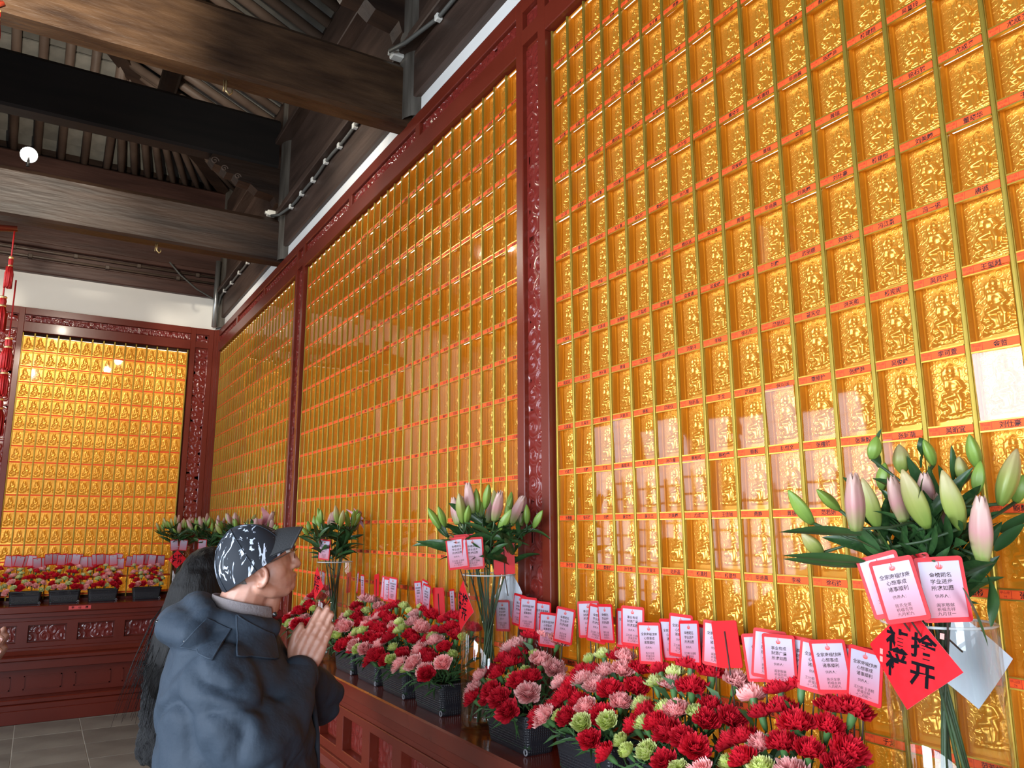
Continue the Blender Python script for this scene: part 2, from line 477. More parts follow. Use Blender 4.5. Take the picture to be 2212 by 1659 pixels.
# long wall opposite with its latticed windows, outside the view
b = MB()
ys = [-6.6] + sum([[wy-.75, wy+.75] for wy in (-4.05, -2.15, -.25, 2.75, 4.65)], []) + [6.98]
for k in range(0, len(ys), 2): b.box((-4.75, ys[k], 0), (-4.6, ys[k+1], 8.0), 0)
for wy in (-4.05, -2.15, -.25, 2.75, 4.65):
    b.box((-4.75, wy-.75, 0), (-4.6, wy+.75, .7), 0); b.box((-4.75, wy-.75, 2.8), (-4.6, wy+.75, 8.0), 0)
struct('wall_left', b, [M_wood_y])
b = MB(); b.box((-4.75, -6.75, 0), (-4.45, -6.6, 8.0), 0); b.box((-3.05, -6.75, 0), (.25, -6.6, 8.0), 0); b.box((-4.45, -6.75, 2.75), (-3.05, -6.6, 8.0), 0)
struct('wall_front', b, [M_wood])
n = 0
for wy in (-4.05, -2.15, -.25, 2.75, 4.65):
    n += 1
    b = MB()
    for k in range(9):
        y = wy-.75+1.5*k/8; t = .03 if k in (0, 4, 8) else .012
        b.box((-4.49, y-t, .7), (-4.45, y+t, 2.8), 0)
    for k in range(12):
        z = .7+2.1*k/11; t = .03 if k in (0, 11) else .012
        b.box((-4.488, wy-.75, z-t), (-4.452, wy+.75, z+t), 0)
    struct('window_%d' % n, b, [M_red])

# floor of square stone slabs
b = MB(); b.box((-4.75, -6.75, -.2), (.2, 6.9, -.0025), 0)
fl = struct('floor', b, [M_grout])
pm = MB(); pm.box((-.2412, -.2370, -.05), (.2412, .2370, 0), 0, bev=.002)
pme = pm.mesh('paving_slab', [M_stone])
rnd = random.Random(5)
xs = [-1.105+.4875*k for k in range(-6, 3)]
for i, x in enumerate(xs):
    for k in range(-4, 14):
        y = 5.74-.479*k
        if x > .0 or y < -.9: continue
        obj('paving_slab', pme, fl, (x-.2437, y, rnd.uniform(-.0015, .0)))

# ------------------------------------------------------------------ carved red frame
def spiral_field(seed, L, Wd, n):
    rnd = random.Random(seed)
    cs = []
    x = 0.0
    k = 0
    while x < L:
        cs.append((x+rnd.uniform(0, .02), Wd*(.5+.22*(1 if k % 2 else -1)), rnd.uniform(.30, .48)*Wd, rnd.choice((-1, 1)), rnd.uniform(0, 6)))
        x += Wd*rnd.uniform(.38, .6); k += 1
    return cs
def carved(name, L, Wd, seed, parent, M, amp=.006, nu=None, nv=None):
    """scrollwork panel: local u along its length, v across, raised towards -y"""
    cs = spiral_field(seed, L, Wd, 0)
    nu = nu or max(8, int(L/.0055)); nv = nv or max(6, int(Wd/.0055))
    xs_ = [c[0] for c in cs]
    def fn(i, j):
        x, y = i*L, j*Wd
        h = 0.0
        for (cx, cy, r, sg, ph) in cs:
            if abs(x-cx) > Wd: continue
            dx, dy = x-cx, y-cy
            d = math.hypot(dx, dy)
            if d < r*1.25:
                a = math.atan2(dy, dx)
                s_ = math.sin(sg*a+ph+d/r*9.0)
                h = max(h, (.35+.65*max(0, s_))*max(0, 1-(d/(r*1.25))**4))
        e = min(i*L, (1-i)*L, j*Wd, (1-j)*Wd)
        if e < .004: h = .5
        return (x, -amp*h, y)
    b = MB(); b.grid(nu, nv, fn, 0, True, M)
    return b.build(name, M_redc, parent)

def vert(M):   # stand a horizontal panel upright (length along z)
    return M @ Matrix(((0, 0, -1, 0), (0, 1, 0, 0), (1, 0, 0, 0), (0, 0, 0, 1)))
T = Matrix.Translation
ZB, ZT0, ZT1, ZT2, ZT3 = .968, 3.622, 3.725, 3.80, 3.872
def frame(name, label, origin, rz, posts, runs, seed):
    """posts: (x0, x1) in local x; runs: list of (x0, x1, [dividers])"""
    root = empty(name, origin, rz, label, 'carved frame')
    F = -.03
    for (a, c) in posts:
        b = MB()
        b.box((a, F, ZB), (a+.052, .03, ZT3), 0, bev=.003); b.box((c-.052, F, ZB), (c, .03, ZT3), 0, bev=.003)
        b.box((a+.05, -.004, ZB), (c-.05, .02, ZT3), 0)
        for z in (ZB+.03, (ZT0+ZT1)/2+.01, ZT3-.035): b.box((a+.05, F+.002, z-.035), (c-.05, .02, z+.035), 0)
        b.build('post', M_red, root)
        wd = c-a-.104
        carved('carved_panel', 3.633-1.045, wd, seed, root, vert(T((c-.052, -.004, 1.04))), .010); seed += 1
        carved('carved_panel', .098, wd*.9, seed, root, vert(T((c-.058, -.004, 3.70))), .008); seed += 1
    for (x0, x1, dv) in runs:
        b = MB(); b.box((x0, F, ZT2), (x1, .03, ZT3), 0, bev=.003); b.build('top_rail', M_red, root)
        b = MB(); b.box((x0, F, ZT0), (x1, .03, ZT1), 0, bev=.003); b.build('lower_rail', M_red, root)
        b = MB(); b.box((x0, -.018, ZB), (x1, .03, .988), 0); b.build('bottom_rail', M_red, root)
        ed = [x0]+dv+[x1]
        for d in dv:
            b = MB(); b.box((d-.028, F, ZT1-.002), (d+.028, .03, ZT2+.002), 0, bev=.003); b.build('divider', M_red, root)
        for k in range(len(ed)-1):
            p, q = ed[k]+(.028 if k else 0), ed[k+1]-(.028 if k < len(ed)-2 else 0)
            b = MB(); b.box((p, -.006, ZT1), (q, .03, ZT2), 0); b.build('band_back', M_red, root)
            carved('carved_panel', q-p-.02, ZT2-ZT1-.012, seed, root, T((p+.01, -.006, ZT1+.006)), .014); seed += 1
    return root
# right wall: local x = -world y (origin y=0)
frame('carved_frame', 'long carved red lacquer frame around the three bays of the right-hand wall', (0, 0, 0), RZM,
      [(-.241, -.022), (-3.563, -3.322), (-6.70, -6.645), (1.93, 2.15)][:2] + [(1.91, 2.13)],
      [(-3.322, -.241, [-2.315, -1.255]), (-6.70, -3.563, [-5.715, -4.607]), (-.022, 1.91, [.95])], 10)
frame('carved_frame', 'carved red lacquer frame of the end wall, standing in the corner', (0, 6.727, 0), 0,
      [(-.315, -.075), (-2.16, -1.888)], [(-1.888, -.315, [])], 40)
b = MB(); b.box((-.075, 6.69, ZB), (.0, 6.727, ZT3), 0); b.box((-.03, 6.645, ZB), (.03, 6.70, ZT3), 0); b.box((-.05, 6.67, ZB), (.0, 6.70, ZT3), 0)
struct('trim_1', b, [M_red])

# ------------------------------------------------------------------ altar ledges
def ledge(name, label, origin, rz, L, panels, seed):
    """local x along, -y out into the room; wall plane y=0"""
    root = empty(name, origin, rz, label, 'altar ledge')
    def P(nm, y0, z0, z1, yb=(.04 if rz else .19), bev=.003, m=M_red):
        b = MB(); b.box((0, y0, z0), (L, yb, z1), 0, bev=bev); return b.build(nm, m, root)
    P('ledge_top', -.302, .905, .968, bev=.006, m=M_redtop)
    P('moulding', -.285, .865, .906)
    P('moulding', -.262, .83, .866)
    P('rail', -.27, .795, .832)
    P('rail', -.27, .60, .645)
    P('panel_back', -.225, .64, .80)
    P('cyma', -.285, .575, .602)
    P('step', -.44, .505, .545, bev=.008)
    P('step_face', -.42, .43, .506)
    P('lower_panel', -.36, .20, .432)
    P('plinth_moulding', -.51, .155, .20, bev=.008)
    P('plinth_moulding', -.54, .11, .157)
    P('plinth', -.555, 0, .112)
    b = MB(); b.prism([(-.302, .545), (-.285, .577), (-.04, .577), (-.04, .545)], 0, L, 'x'); b.build('slope', M_red, root)
    n = int(L/panels)
    for k in range(n+1):
        x = k*L/n
        b = MB(); b.box((max(0, x-.045), -.27, .64), (min(L, x+.045), .0, .80), 0, bev=.002); b.build('stile', M_red, root)
        if k < n:
            carved('carved_panel', L/n-.11, .13, seed+k, root, T((x+.055, -.226, .655)), .007, int(L/n/.008), 16)
            b = MB()
            x2 = x+L/n
            for (a, c, z0, z1) in ((x+.05, x2-.05, .36, .37), (x+.05, x2-.05, .25, .26), (x+.05, x+.06, .25, .37), (x2-.06, x2-.05, .25, .37)):
                b.box((a, -.366, z0), (c, -.35, z1), 0)
            b.build('panel_moulding', M_red, root)
    return root
M_redtop = mat('red_lacquer_top', (.15, .019, .009), .18, coat=.35, c2=(.18, .025, .012), scale=5)
ledge('altar_ledge', 'long red lacquer altar ledge with carved panels along the right-hand wall', (0, 6.258, 0), RZM, 8.9, .33, 60)
ledge('altar_ledge', 'red lacquer altar ledge with stepped base along the end wall', (-4.0, 6.56, 0), 0, 3.98, .395, 90)
b = MB(); b.box((-2.16, 6.50, ZB-.1), (0, 6.73, ZB), 0); b.build('shelf_back_tmp', M_red) if False else None
# ------------------------------------------------------------------ roof timbers
def beam(name, label, x0, x1, y0, y1, z0, z1, m=None, bow=.0):
    b = MB()
    n = 10
    def sec(x, t):
        k = bow*(1-(2*t-1)**2); e = .02
        return [(x, y0+e, z0+k), (x, y0, z0+e+k), (x, y0, z1-e*2), (x, y0+e*2, z1), (x, y1-e*2, z1), (x, y1, z1-e*2), (x, y1, z0+e+k), (x, y1-e, z0+k)]
    v = []; f = []
    for i in range(n+1): v += sec(x0+(x1-x0)*i/n, i/n)
    for i in range(n):
        for k in range(8): f.append((i*8+k, (i+1)*8+k, (i+1)*8+(k+1) % 8, i*8+(k+1) % 8))
    f.append(tuple(range(8))); f.append(tuple(n*8+k for k in range(8))[::-1])
    b.add(v, f, 0)
    o = b.build(name, m or M_wood, None)
    return tag(o, label, 'beam')
M_woodw = mat('worn_beam_wood', (.026, .0125, .0065), .42, c2=(.085, .046, .023), scale=3.2, stretch=(1.1, 5, 5), bump=.45, bscale=9, ramp=(.3, .7), detail=9)
tag(beam('tie_beam', 'big brown tie beam crossing at the top, nearest the camera', -4.6, -.01, 1.383, 1.53, 3.86, 4.235, M_woodw), kind=None)
beam('tie_beam', 'dark upper tie beam in deep shadow above the lower far beam', -4.6, -.08, 4.10, 4.27, 4.74, 5.20, mat('shade_dark_beam_wood', (.004, .003, .003), .6, c2=(.010, .007, .006), scale=3, stretch=(.5, 4, 4)))  # near-black base colour paints in the deep shade on this beam
beam('tie_beam', 'lower tie beam nearest the end wall, under the shining spotlight', -4.6, -.01, 4.03, 4.19, 3.87, 4.255)
beam('tie_beam', 'upper tie beam above the nearest beam, only its end seen at the top edge', -4.6, -.08, 1.36, 1.55, 4.78, 5.2)
def column(label, y):
    b = MB(); b.lathe([(.145, 3.88), (.145, 5.6)], 20, 0)
    o = b.build('timber_column', M_col, None); o.location = (.075, y, 0)
    tag(o, label, 'column')
M_col = mat('weathered_column_wood', (.055, .045, .035), .5, c2=(.13, .115, .095), scale=4, stretch=(6, 6, .5), bump=.3, bscale=20)
column('round timber column at the wall end of the nearest tie beam', 1.40)
column('round timber column at the wall end of the far tie beam', 4.06)
column('round timber column in the room corner behind the pipes', 6.66)
# boards, ledges and mouldings on the walls above the plaster
b = MB(); b.box((-.035, -5.5, 3.985), (.03, 6.7, 4.27), 0, bev=.01); b.box((-.02, -5.5, 4.40), (.03, 6.7, 4.95), 0); b.box((-.05, -5.5, 5.0), (.03, 6.7, 5.4), 0, bev=.01)
struct('trim_2', b, [M_wood_y])
b = MB(); b.box((-.10, -5.5, 4.27), (.03, 6.7, 4.315), 0, bev=.006); b.box((-.06, -5.5, 4.315), (.03, 6.7, 4.40), 0, bev=.01); b.box((-.12, -5.5, 4.95), (.03, 6.7, 5.0), 0, bev=.006)
struct('trim_3', b, [M_wood_y])
b = MB(); b.box((-4.6, 6.66, 4.235), (-.0, 6.78, 4.37), 0, bev=.008); b.box((-4.6, 6.69, 4.37), (-.0, 6.78, 4.50), 0); b.box((-4.6, 6.62, 4.50), (0, 6.78, 4.545), 0, bev=.006)
b.box((-4.6, 6.68, 4.545), (0, 6.78, 4.85), 0); b.box((-4.6, 6.64, 5.1), (0, 6.78, 5.5), 0, bev=.02)
struct('trim_4', b, [mat('reddish_board_wood', (.045, .018, .013), .5, c2=(.10, .045, .033), scale=3.0, stretch=(.5, 4, 4), bump=.3, bscale=9, ramp=(.3, .75), detail=8)])
# carved brackets under the upper beams
def bracket(label, y):
    root = empty('beam_bracket', (0, y, 0), 0, label, 'bracket')
    b = MB()
    pr = [(-.02, 4.40), (-.02, 4.74), (-.62, 4.74), (-.64, 4.70), (-.60, 4.655), (-.54, 4.64), (-.50, 4.60), (-.44, 4.60), (-.40, 4.555), (-.30, 4.545), (-.24, 4.50), (-.10, 4.48), (-.08, 4.42)]
    b.prism(pr, -.07, .07, 'y'); b.build('bracket_arm', M_wood, root)
    for (x, z, r) in ((-.60, 4.68, .035), (-.52, 4.63, .03), (-.41, 4.585, .028)):
        b = MB(); pts = []
        for k in range(16):
            a = k*.6; q = r*(1-k/17); pts.append((x+q*math.cos(a), -.073, z+q*math.sin(a)))
        b.tube(pts, .006, 5); b.build('scroll', M_raft, root)
bracket('carved bracket under the dark upper beam, at the wall', 4.185)
bracket('carved scroll bracket at the top edge above the nearest beam end', 1.455)

# roof: hip in the corner, rafters, roofing bricks
Z0, S = 5.52, .47
EY = 6.72
def zb(y): return Z0+S*(EY-y)
def zs(x): return Z0+S*(-x)
b = MB()
# boards above the rafters: back slope and side slope
b.add([(0.2, EY+.2, Z0+.12-.2*S), (-4.8, EY+.2, Z0+.12-.2*S), (-4.8, EY-4.8, zb(EY-4.8)+.12), (0.2, EY+.2, Z0+.12-.2*S)][:3], [(0, 1, 2)], 0)
b.add([(.2, EY+.2, Z0+.12-.2*S), (-4.8, EY-4.8, zs(-4.8)+.12), (-4.8, -6.9, zs(-4.8)+.12), (.2, -6.9, Z0+.12-.2*S)], [(0, 1, 2, 3)], 0)
roof = struct('ceiling', b, [M_brick])
rm = {}
def rafter(p, q, r=.042, m=None, n=9):
    b = MB(); b.tube([p, q], r, n, 0)
    return b.build('rafter', m or M_raft, roof)
for k in range(15):                        # back slope, square to the wall
    x = -1.30-.215*k
    y1 = EY+x
    rafter((x, EY+.02, zb(EY+.02)), (x, max(y1, EY-3.6), zb(max(y1, EY-3.6))))
for k in range(9):                         # fan towards the hip
    x = -1.15+.135*k
    t = k/9
    hx = -1.30+.75*t
    rafter((x, EY+.02, zb(EY+.02)), (hx, EY+hx, zb(EY+hx)), .042-.008*t)
for k in range(22):                        # side slope
    y = EY-1.30-.215*k
    xx = max(-(EY-y), -3.6)
    rafter((0, y, zs(0)), (xx, y, zs(xx)))
for k in range(9):
    y = EY-1.15+.135*k
    t = k/9
    hx = -1.30+.75*t
    rafter((0, min(y, EY-.02), zs(0)), (hx, EY+hx, zs(hx)), .042-.008*t)
b = MB()
d = Vector((-1, -1, S)).normalized()
p0 = Vector((0, EY, Z0-.06)); p1 = p0+d*5.4
sd = Vector((1, -1, 0)).normalized()*.075
b.add([p0-sd, p0+sd, p1+sd, p1-sd, p0-sd+Vector((0, 0, .2)), p0+sd+Vector((0, 0, .2)), p1+sd+Vector((0, 0, .2)), p1-sd+Vector((0, 0, .2))],
      [(0, 3, 2, 1), (4, 5, 6, 7), (0, 1, 5, 4), (1, 2, 6, 5), (2, 3, 7, 6), (3, 0, 4, 7)], 0)
tag(b.build('hip_beam', M_wood, None, fix=True), 'diagonal hip beam rising from the room corner under the roof', 'beam')
# roofing bricks between the rafters of the back slope
bb = MB(); bb.box((-.062, -.098, 0), (.062, .098, .03), 0, bev=.002)
bme = bb.mesh('roof_brick', [M_brick])
for k in range(12):
    x = -1.30-.215*k-.1075
    for j in range(9):
        y = EY-.25-.205*j
        if -x < EY-y: continue
        o = obj('roof_brick', bme, roof, (x, y, zb(y)+.055), (-math.atan(S), 0, 0)); o.scale = (1.1, 1.05, 1)
# purlins
for (y, z) in ((EY-.9, zb(EY-.9)-.11), (EY-2.4, zb(EY-2.4)-.11)):
    b = MB(); b.tube([(-4.6, y, z), (-(EY-y)+.05, y, z)], .085, 14, 0); b.build('purlin', M_wood, roof)
for (x, z) in ((-.9, zs(-.9)-.11), (-2.4, zs(-2.4)-.11)):
    b = MB(); b.tube([(x, -6.5, z), (x, EY+x-.05, z)], .085, 14, 0); b.build('purlin', M_wood, roof)

# pipes and cables
def pipe(name, label, pts, r, m, cat='pipe', clips=None):
    root = empty(name, pts[0], 0, label, cat)
    o0 = Vector(pts[0])
    b = MB(); b.tube([Vector(p)-o0 for p in pts], r, 8, 0); b.build('run', m, root)
    for c in (clips or []):
        b = MB(); c = Vector(c)-o0; b.box(c-Vector((r*1.5,)*3), c+Vector((r*1.5,)*3), 0, bev=r*.4); b.build('clip', M_whitepl if m is M_cable else m, root)
    return root
pipe('conduit', 'upper brown conduit pipe along the timber of the end wall', [(-4, 6.665, 4.47), (-.06, 6.665, 4.47)], .014, M_pipe, clips=[(x, 6.665, 4.47) for x in (-2.05, -1.5, -.9, -.3)])
pipe('conduit', 'lower brown conduit pipe along the timber of the end wall', [(-4, 6.665, 4.40), (-.06, 6.665, 4.40)], .014, M_pipe, clips=[(x, 6.665, 4.40) for x in (-1.9, -1.2, -.5)])
def wav(y0, y1, x, z, n, a=.006): return [(x, y0+(y1-y0)*k/n, z+a*math.sin(k*1.7)+a*math.sin(k*.9)) for k in range(n+1)]
pts = wav(1.33, -3.5, -.055, 4.245, 26); pts[0] = (-.16, 1.36, 4.255); pts[1] = (-.12, 1.22, 4.24)
pipe('cable', 'grey cable clipped along the wall timber right of the nearest beam', pts, .012, M_cable, 'cable', [pts[k] for k in range(2, 24, 2)])
pts = wav(4.0, 1.6, -.055, 4.235, 16); pts[0] = (-.14, 4.0, 4.25); pts[1] = (-.1, 3.9, 4.23)
pipe('cable', 'grey cable clipped along the wall timber between the two lower beams', pts, .012, M_cable, 'cable', [pts[k] for k in range(2, 16, 2)])
pts = wav(6.55, 4.3, -.055, 4.235, 12)
pipe('cable', 'grey cable clipped along the wall timber behind the far beam', [(-.06, 6.62, 3.9), (-.07, 6.62, 4.1)]+pts, .012, M_cable, 'cable', [pts[k] for k in range(1, 12, 2)])
pipe('cable', 'thin loose cable sagging from the end wall to the room corner', [(-.62, 6.5, 4.52), (-.5, 6.52, 4.40), (-.32, 6.56, 4.28), (-.12, 6.6, 4.2), (-.06, 6.63, 4.05)], .009, M_cable, 'cable')
pipe('downpipe', 'slim steel pipe standing in the room corner', [(-.10, 6.60, 3.88), (-.10, 6.60, 4.65)], .028, mat('steel_pipe', (.45, .45, .43), .3, metal=.8), 'pipe')
for (label, p) in (('small white junction box on top of the nearest beam end', (-.10, 1.40, 4.25)), ('small white junction box on top of the far beam end', (-.13, 4.06, 4.27))):
    b = MB(); b.box((-.035, -.03, 0), (.035, .03, .045), 0, bev=.006); b.box((-.05, -.012, .012), (-.033, .012, .034), 0)
    o = b.build('junction_box', M_whitepl); o.location = p; tag(o, label, 'junction box')
for (label, p) in (('brass hook under the nearest tie beam', (-.98, 1.455, 3.86)), ('brass hook under the far lower tie beam', (-.98, 4.11, 3.87))):
    b = MB(); b.tube([(0, 0, .01), (0, 0, -.03), (.0, 0, -.05), (.018, 0, -.07), (.03, 0, -.055), (.028, 0, -.04)], .005, 6); b.tube([(-.012, 0, .0), (-.012, 0, -.06)], .003, 5)
    o = b.build('hook', mat('old_brass', (.5, .38, .18), .35, metal=.8)); o.location = p; tag(o, label, 'hook')

# spotlights on the beams, and an added lamp for the end wall
M_black = mat('black_metal', (.015, .015, .016), .4, metal=.3)
M_lens = mat('lamp_lens', (1, 1, 1), .3, emit=(1.0, .95, .85), estr=60)
def spotlamp(label, loc, target, power, angle=80, size=.055, rod=0):
    root = empty('spotlight', loc, 0, label, 'spotlight')
    q = (Vector(target)-Vector(loc)).to_track_quat('Z', 'Y').to_matrix().to_4x4()
    b = MB(); b.lathe([(0, -.10), (size*.8, -.10), (size*.9, -.02), (size*1.1, 0), (size*1.02, 0), (size, -.012)], 18, 0, q); b.build('housing', M_black, root)
    b = MB(); b.lathe([(0, -.012), (size*.98, -.012)], 18, 0, q); b.build('lens', M_lens, root)
    b = MB(); b.tube([(0, 0, -.02), (0, 0, -.09)] if not rod else [(0, 0, .02), (0, 0, rod)], .012, 6); b.build('bracket', M_black, root)
    dirv = (Vector(target)-Vector(loc)).normalized()
    sl = spot_light('spotlight_beam', Vector(loc)+dirv*.02, target, power, LAMP, angle)
    return root
spotlamp('spotlight shining on top of the far lower tie beam', (-1.885, 3.98, 4.335), (-1.2, -1.0, 2.6), 55, 110)
spotlamp('spotlight on the hidden side of the nearest tie beam', (-1.95, 1.60, 4.27), (-1.85, 4.1, 3.60), 210, 44)
spotlamp('spotlight hanging on a rod above and behind the camera', (-2.35, -1.2, 3.28), (-2.15, 1.4, 4.02), 800, 46, rod=2.2)
spotlamp('added lamp behind the far lower tie beam, brightening the end wall', (-1.55, 4.30, 4.20), (-1.0, 6.73, 4.25), 60, 130)  # unseen lamp added to brighten the end-wall plaster and timber
spotlamp('spotlight on the hidden side of the nearest beam, near the wall', (-.95, 1.63, 4.16), (0, 3.0, 3.95), 16, 110)
# ------------------------------------------------------------------ flowers on the ledges
LZ = .968
def weave_mat():
    m, nt, b = new_mat('black_woven_plastic')
    setc(b, (.012, .013, .018)); b.inputs['Roughness'].default_value = .38; b.inputs['Specular IOR Level'].default_value = .6
    tc = nt.nodes.new('ShaderNodeTexCoord'); mp = nt.nodes.new('ShaderNodeMapping'); mp.inputs['Rotation'].default_value = (R(45), R(45), R(45))
    ck = nt.nodes.new('ShaderNodeTexVoronoi'); ck.inputs['Scale'].default_value = 125; ck.inputs['Randomness'].default_value = 0; ck.distance = 'CHEBYCHEV'
    lnk(nt, tc.outputs['Object'], mp.inputs[0]); lnk(nt, tc.outputs['Object'], ck.inputs['Vector'])
    bp = nt.nodes.new('ShaderNodeBump'); bp.inputs['Strength'].default_value = .9; bp.inputs['Distance'].default_value = .004; bp.invert = True
    lnk(nt, ck.outputs['Distance'], bp.inputs['Height']); lnk(nt, bp.outputs[0], b.inputs['Normal'])
    return m
M_weave = weave_mat()
M_foam = mat('dark_green_foam', (.012, .03, .012), .9, bump=.6, bscale=120)
M_stem = mat('stem_green', (.055, .13, .035), .5, c2=(.035, .085, .03), scale=20)
M_calyx = mat('calyx_green', (.07, .17, .05), .5)
def petal_mat(name, c, c2, edge):
    m, nt, b = new_mat(name)
    b.inputs['Roughness'].default_value = .55
    b.inputs['Specular IOR Level'].default_value = .25
    b.inputs['Subsurface Weight'].default_value = .0
    tc = nt.nodes.new('ShaderNodeTexCoord')
    ln = nt.nodes.new('ShaderNodeVectorMath'); ln.operation = 'LENGTH'; lnk(nt, tc.outputs['Object'], ln.inputs[0])
    n = nt.nodes.new('ShaderNodeTexNoise'); n.inputs['Scale'].default_value = 90; n.inputs['Detail'].default_value = 2; lnk(nt, tc.outputs['Object'], n.inputs['Vector'])
    oi = nt.nodes.new('ShaderNodeObjectInfo')
    cr = nt.nodes.new('ShaderNodeValToRGB'); cr.color_ramp.elements[0].color = (*c, 1); cr.color_ramp.elements[1].color = (*c2, 1)
    cr.color_ramp.elements[0].position = .35; cr.color_ramp.elements[1].position = .68
    lnk(nt, n.outputs[0], cr.inputs[0])
    mr = nt.nodes.new('ShaderNodeMapRange'); mr.inputs[1].default_value = .018; mr.inputs[2].default_value = .036; lnk(nt, ln.outputs['Value'], mr.inputs[0])
    mx = nt.nodes.new('ShaderNodeMixRGB'); mx.inputs[2].default_value = (*edge, 1); lnk(nt, mr.outputs[0], mx.inputs[0]); lnk(nt, cr.outputs[0], mx.inputs[1])
    hs = nt.nodes.new('ShaderNodeHueSaturation'); v = nt.nodes.new('ShaderNodeMapRange'); v.inputs[3].default_value = .82; v.inputs[4].default_value = 1.15
    lnk(nt, oi.outputs['Random'], v.inputs[0]); lnk(nt, v.outputs[0], hs.inputs['Value']); lnk(nt, mx.outputs[0], hs.inputs['Color'])
    lnk(nt, hs.outputs[0], b.inputs['Base Color'])
    tl = nt.nodes.new('ShaderNodeBsdfTranslucent'); lnk(nt, hs.outputs[0], tl.inputs[0])
    ms = nt.nodes.new('ShaderNodeMixShader'); ms.inputs[0].default_value = .25
    out = nt.nodes['Material Output']
    lnk(nt, b.outputs[0], ms.inputs[1]); lnk(nt, tl.outputs[0], ms.inputs[2]); lnk(nt, ms.outputs[0], out.inputs[0])
    return m
P_red = petal_mat('red_petal', (.46, .004, .016), (.66, .010, .028), (.74, .022, .045))
P_pink = petal_mat('pink_petal', (.84, .21, .22), (.95, .38, .37), (1.0, .54, .51))
P_green = petal_mat('pale_green_petal', (.50, .60, .08), (.62, .70, .18), (.78, .82, .42))

def bloom_mesh(name, petal, seed, size=1.0, tight=0.0):
    rnd = random.Random(seed)
    b = MB()
    NL, NT, NS = 8, 84, 3
    for l in range(NL):
        t = l/(NL-1)
        Ro = (.037-.026*t)*size*(1-.25*tight); zo = (.006+.020*t+.018*tight*(1-t*.4))*size
        ph = rnd.uniform(0, 6.28); jit = [rnd.uniform(-1, 1) for _ in range(NT)]
        vs = []
        for s_ in range(NS+1):
            s = s_/NS
            for k in range(NT):
                a = 2*PI*k/NT
                ruf = (.0030*size*s*s*(math.sin(15*a+ph)+.7*math.sin(26*a+2*ph))*.75 + .0014*size*s**3*jit[k])*(1 if s < 1 else 1.15)
                lob = 1+.10*s*math.sin(5*a+ph)
                r = (.0045*size+(Ro-.0045*size)*(s**.85))*lob + ruf*.6
                z = -.004*size+(zo+.004*size)*(s**1.5) + ruf*1.3 + .003*size*s*math.sin(3*a+ph*2)
                vs.append((r*math.cos(a+ruf*5), r*math.sin(a+ruf*5), z))
        fs = []
        for s_ in range(NS):
            for k in range(NT):
                k2 = (k+1) % NT
                fs.append((s_*NT+k, s_*NT+k2, (s_+1)*NT+k2, (s_+1)*NT+k))
        b.add(vs, fs, 0, True)
    c = size
    b.lathe([(.0025, -.036*c), (.006*c, -.030*c), (.0085*c, -.018*c), (.0095*c, -.004*c), (.012*c, .002*c)], 8, 1)
    return b.mesh(name, [petal, M_calyx])
BL = {}
for cname, pm_ in (('red', P_red), ('pink', P_pink), ('green', P_green)):
    BL[cname] = [bloom_mesh('bloom', pm_, 11*k+len(cname), (1.10, 1.01, .93)[k] if cname != 'green' else (.86, .78, .70)[k], (0, .1, .25)[k] if cname != 'green' else (.35, .55, .75)[k]) for k in range(3)]
def stem_mesh(seed):
    rnd = random.Random(seed); b = MB()
    b.tube([(0, 0, 0), (.01, 0, -.3), (.0, .01, -.65), (0, 0, -1)], [.0026, .0026, .0028, .003], 5, 0)
    for k in range(4):
        z = -.25-.17*k; a = rnd.uniform(0, 6.28); L = rnd.uniform(.05, .08)
        d = Vector((math.cos(a), math.sin(a), 0)); sdv = Vector((-d.y, d.x, 0))*.0028
        p = Vector((0, 0, z)); q = p+d*L*.5+Vector((0, 0, .22)); r_ = p+d*L+Vector((0, 0, .25))
        b.add([p-sdv, p+sdv, q+sdv, r_, q-sdv], [(0, 1, 2, 3, 4)], 0)
    return b.mesh('stem', [M_stem])
ST = [stem_mesh(k) for k in range(4)]

def basket_mesh():
    b = MB()
    def ringv(hx, hy, z, r=.018, n=4):
        v = []
        for (sx, sy, a0) in ((1, 1, 0), (-1, 1, 90), (-1, -1, 180), (1, -1, 270)):
            for k in range(n+1):
                a = R(a0+90*k/n); v.append((sx*(hx-r)+r*math.cos(a), sy*(hy-r)+r*math.sin(a), z))
        return v
    rings = [ringv(.118, .050, 0), ringv(.120, .052, .004), ringv(.133, .064, .108), ringv(.137, .068, .112), ringv(.137, .068, .118), ringv(.130, .061, .118), ringv(.128, .059, .105), ringv(.115, .048, .008)]
    n = len(rings[0]); v = sum(rings, []); f = []
    for i in range(len(rings)-1):
        for k in range(n): f.append((i*n+k, i*n+(k+1) % n, (i+1)*n+(k+1) % n, (i+1)*n+k))
    f.append(tuple(range(n))[::-1]); f.append(tuple((len(rings)-1)*n+k for k in range(n)))
    b.add(v, f, 0)
    return b.mesh('basket_body', [M_weave])
BK = basket_mesh()
fb = MB(); fb.box((-.122, -.054, .01), (.122, .054, .092), 0, bev=.01); FOAM = fb.mesh('foam', [M_foam])
eb = MB(); eb.tube([(-.006+.009*math.cos(a*PI/5), 0, .009*math.sin(a*PI/5)) for a in range(11)], .0025, 5); EYE = eb.mesh('eyelet', [mat('grey_plastic', (.25, .25, .27), .4)])
FAR = []
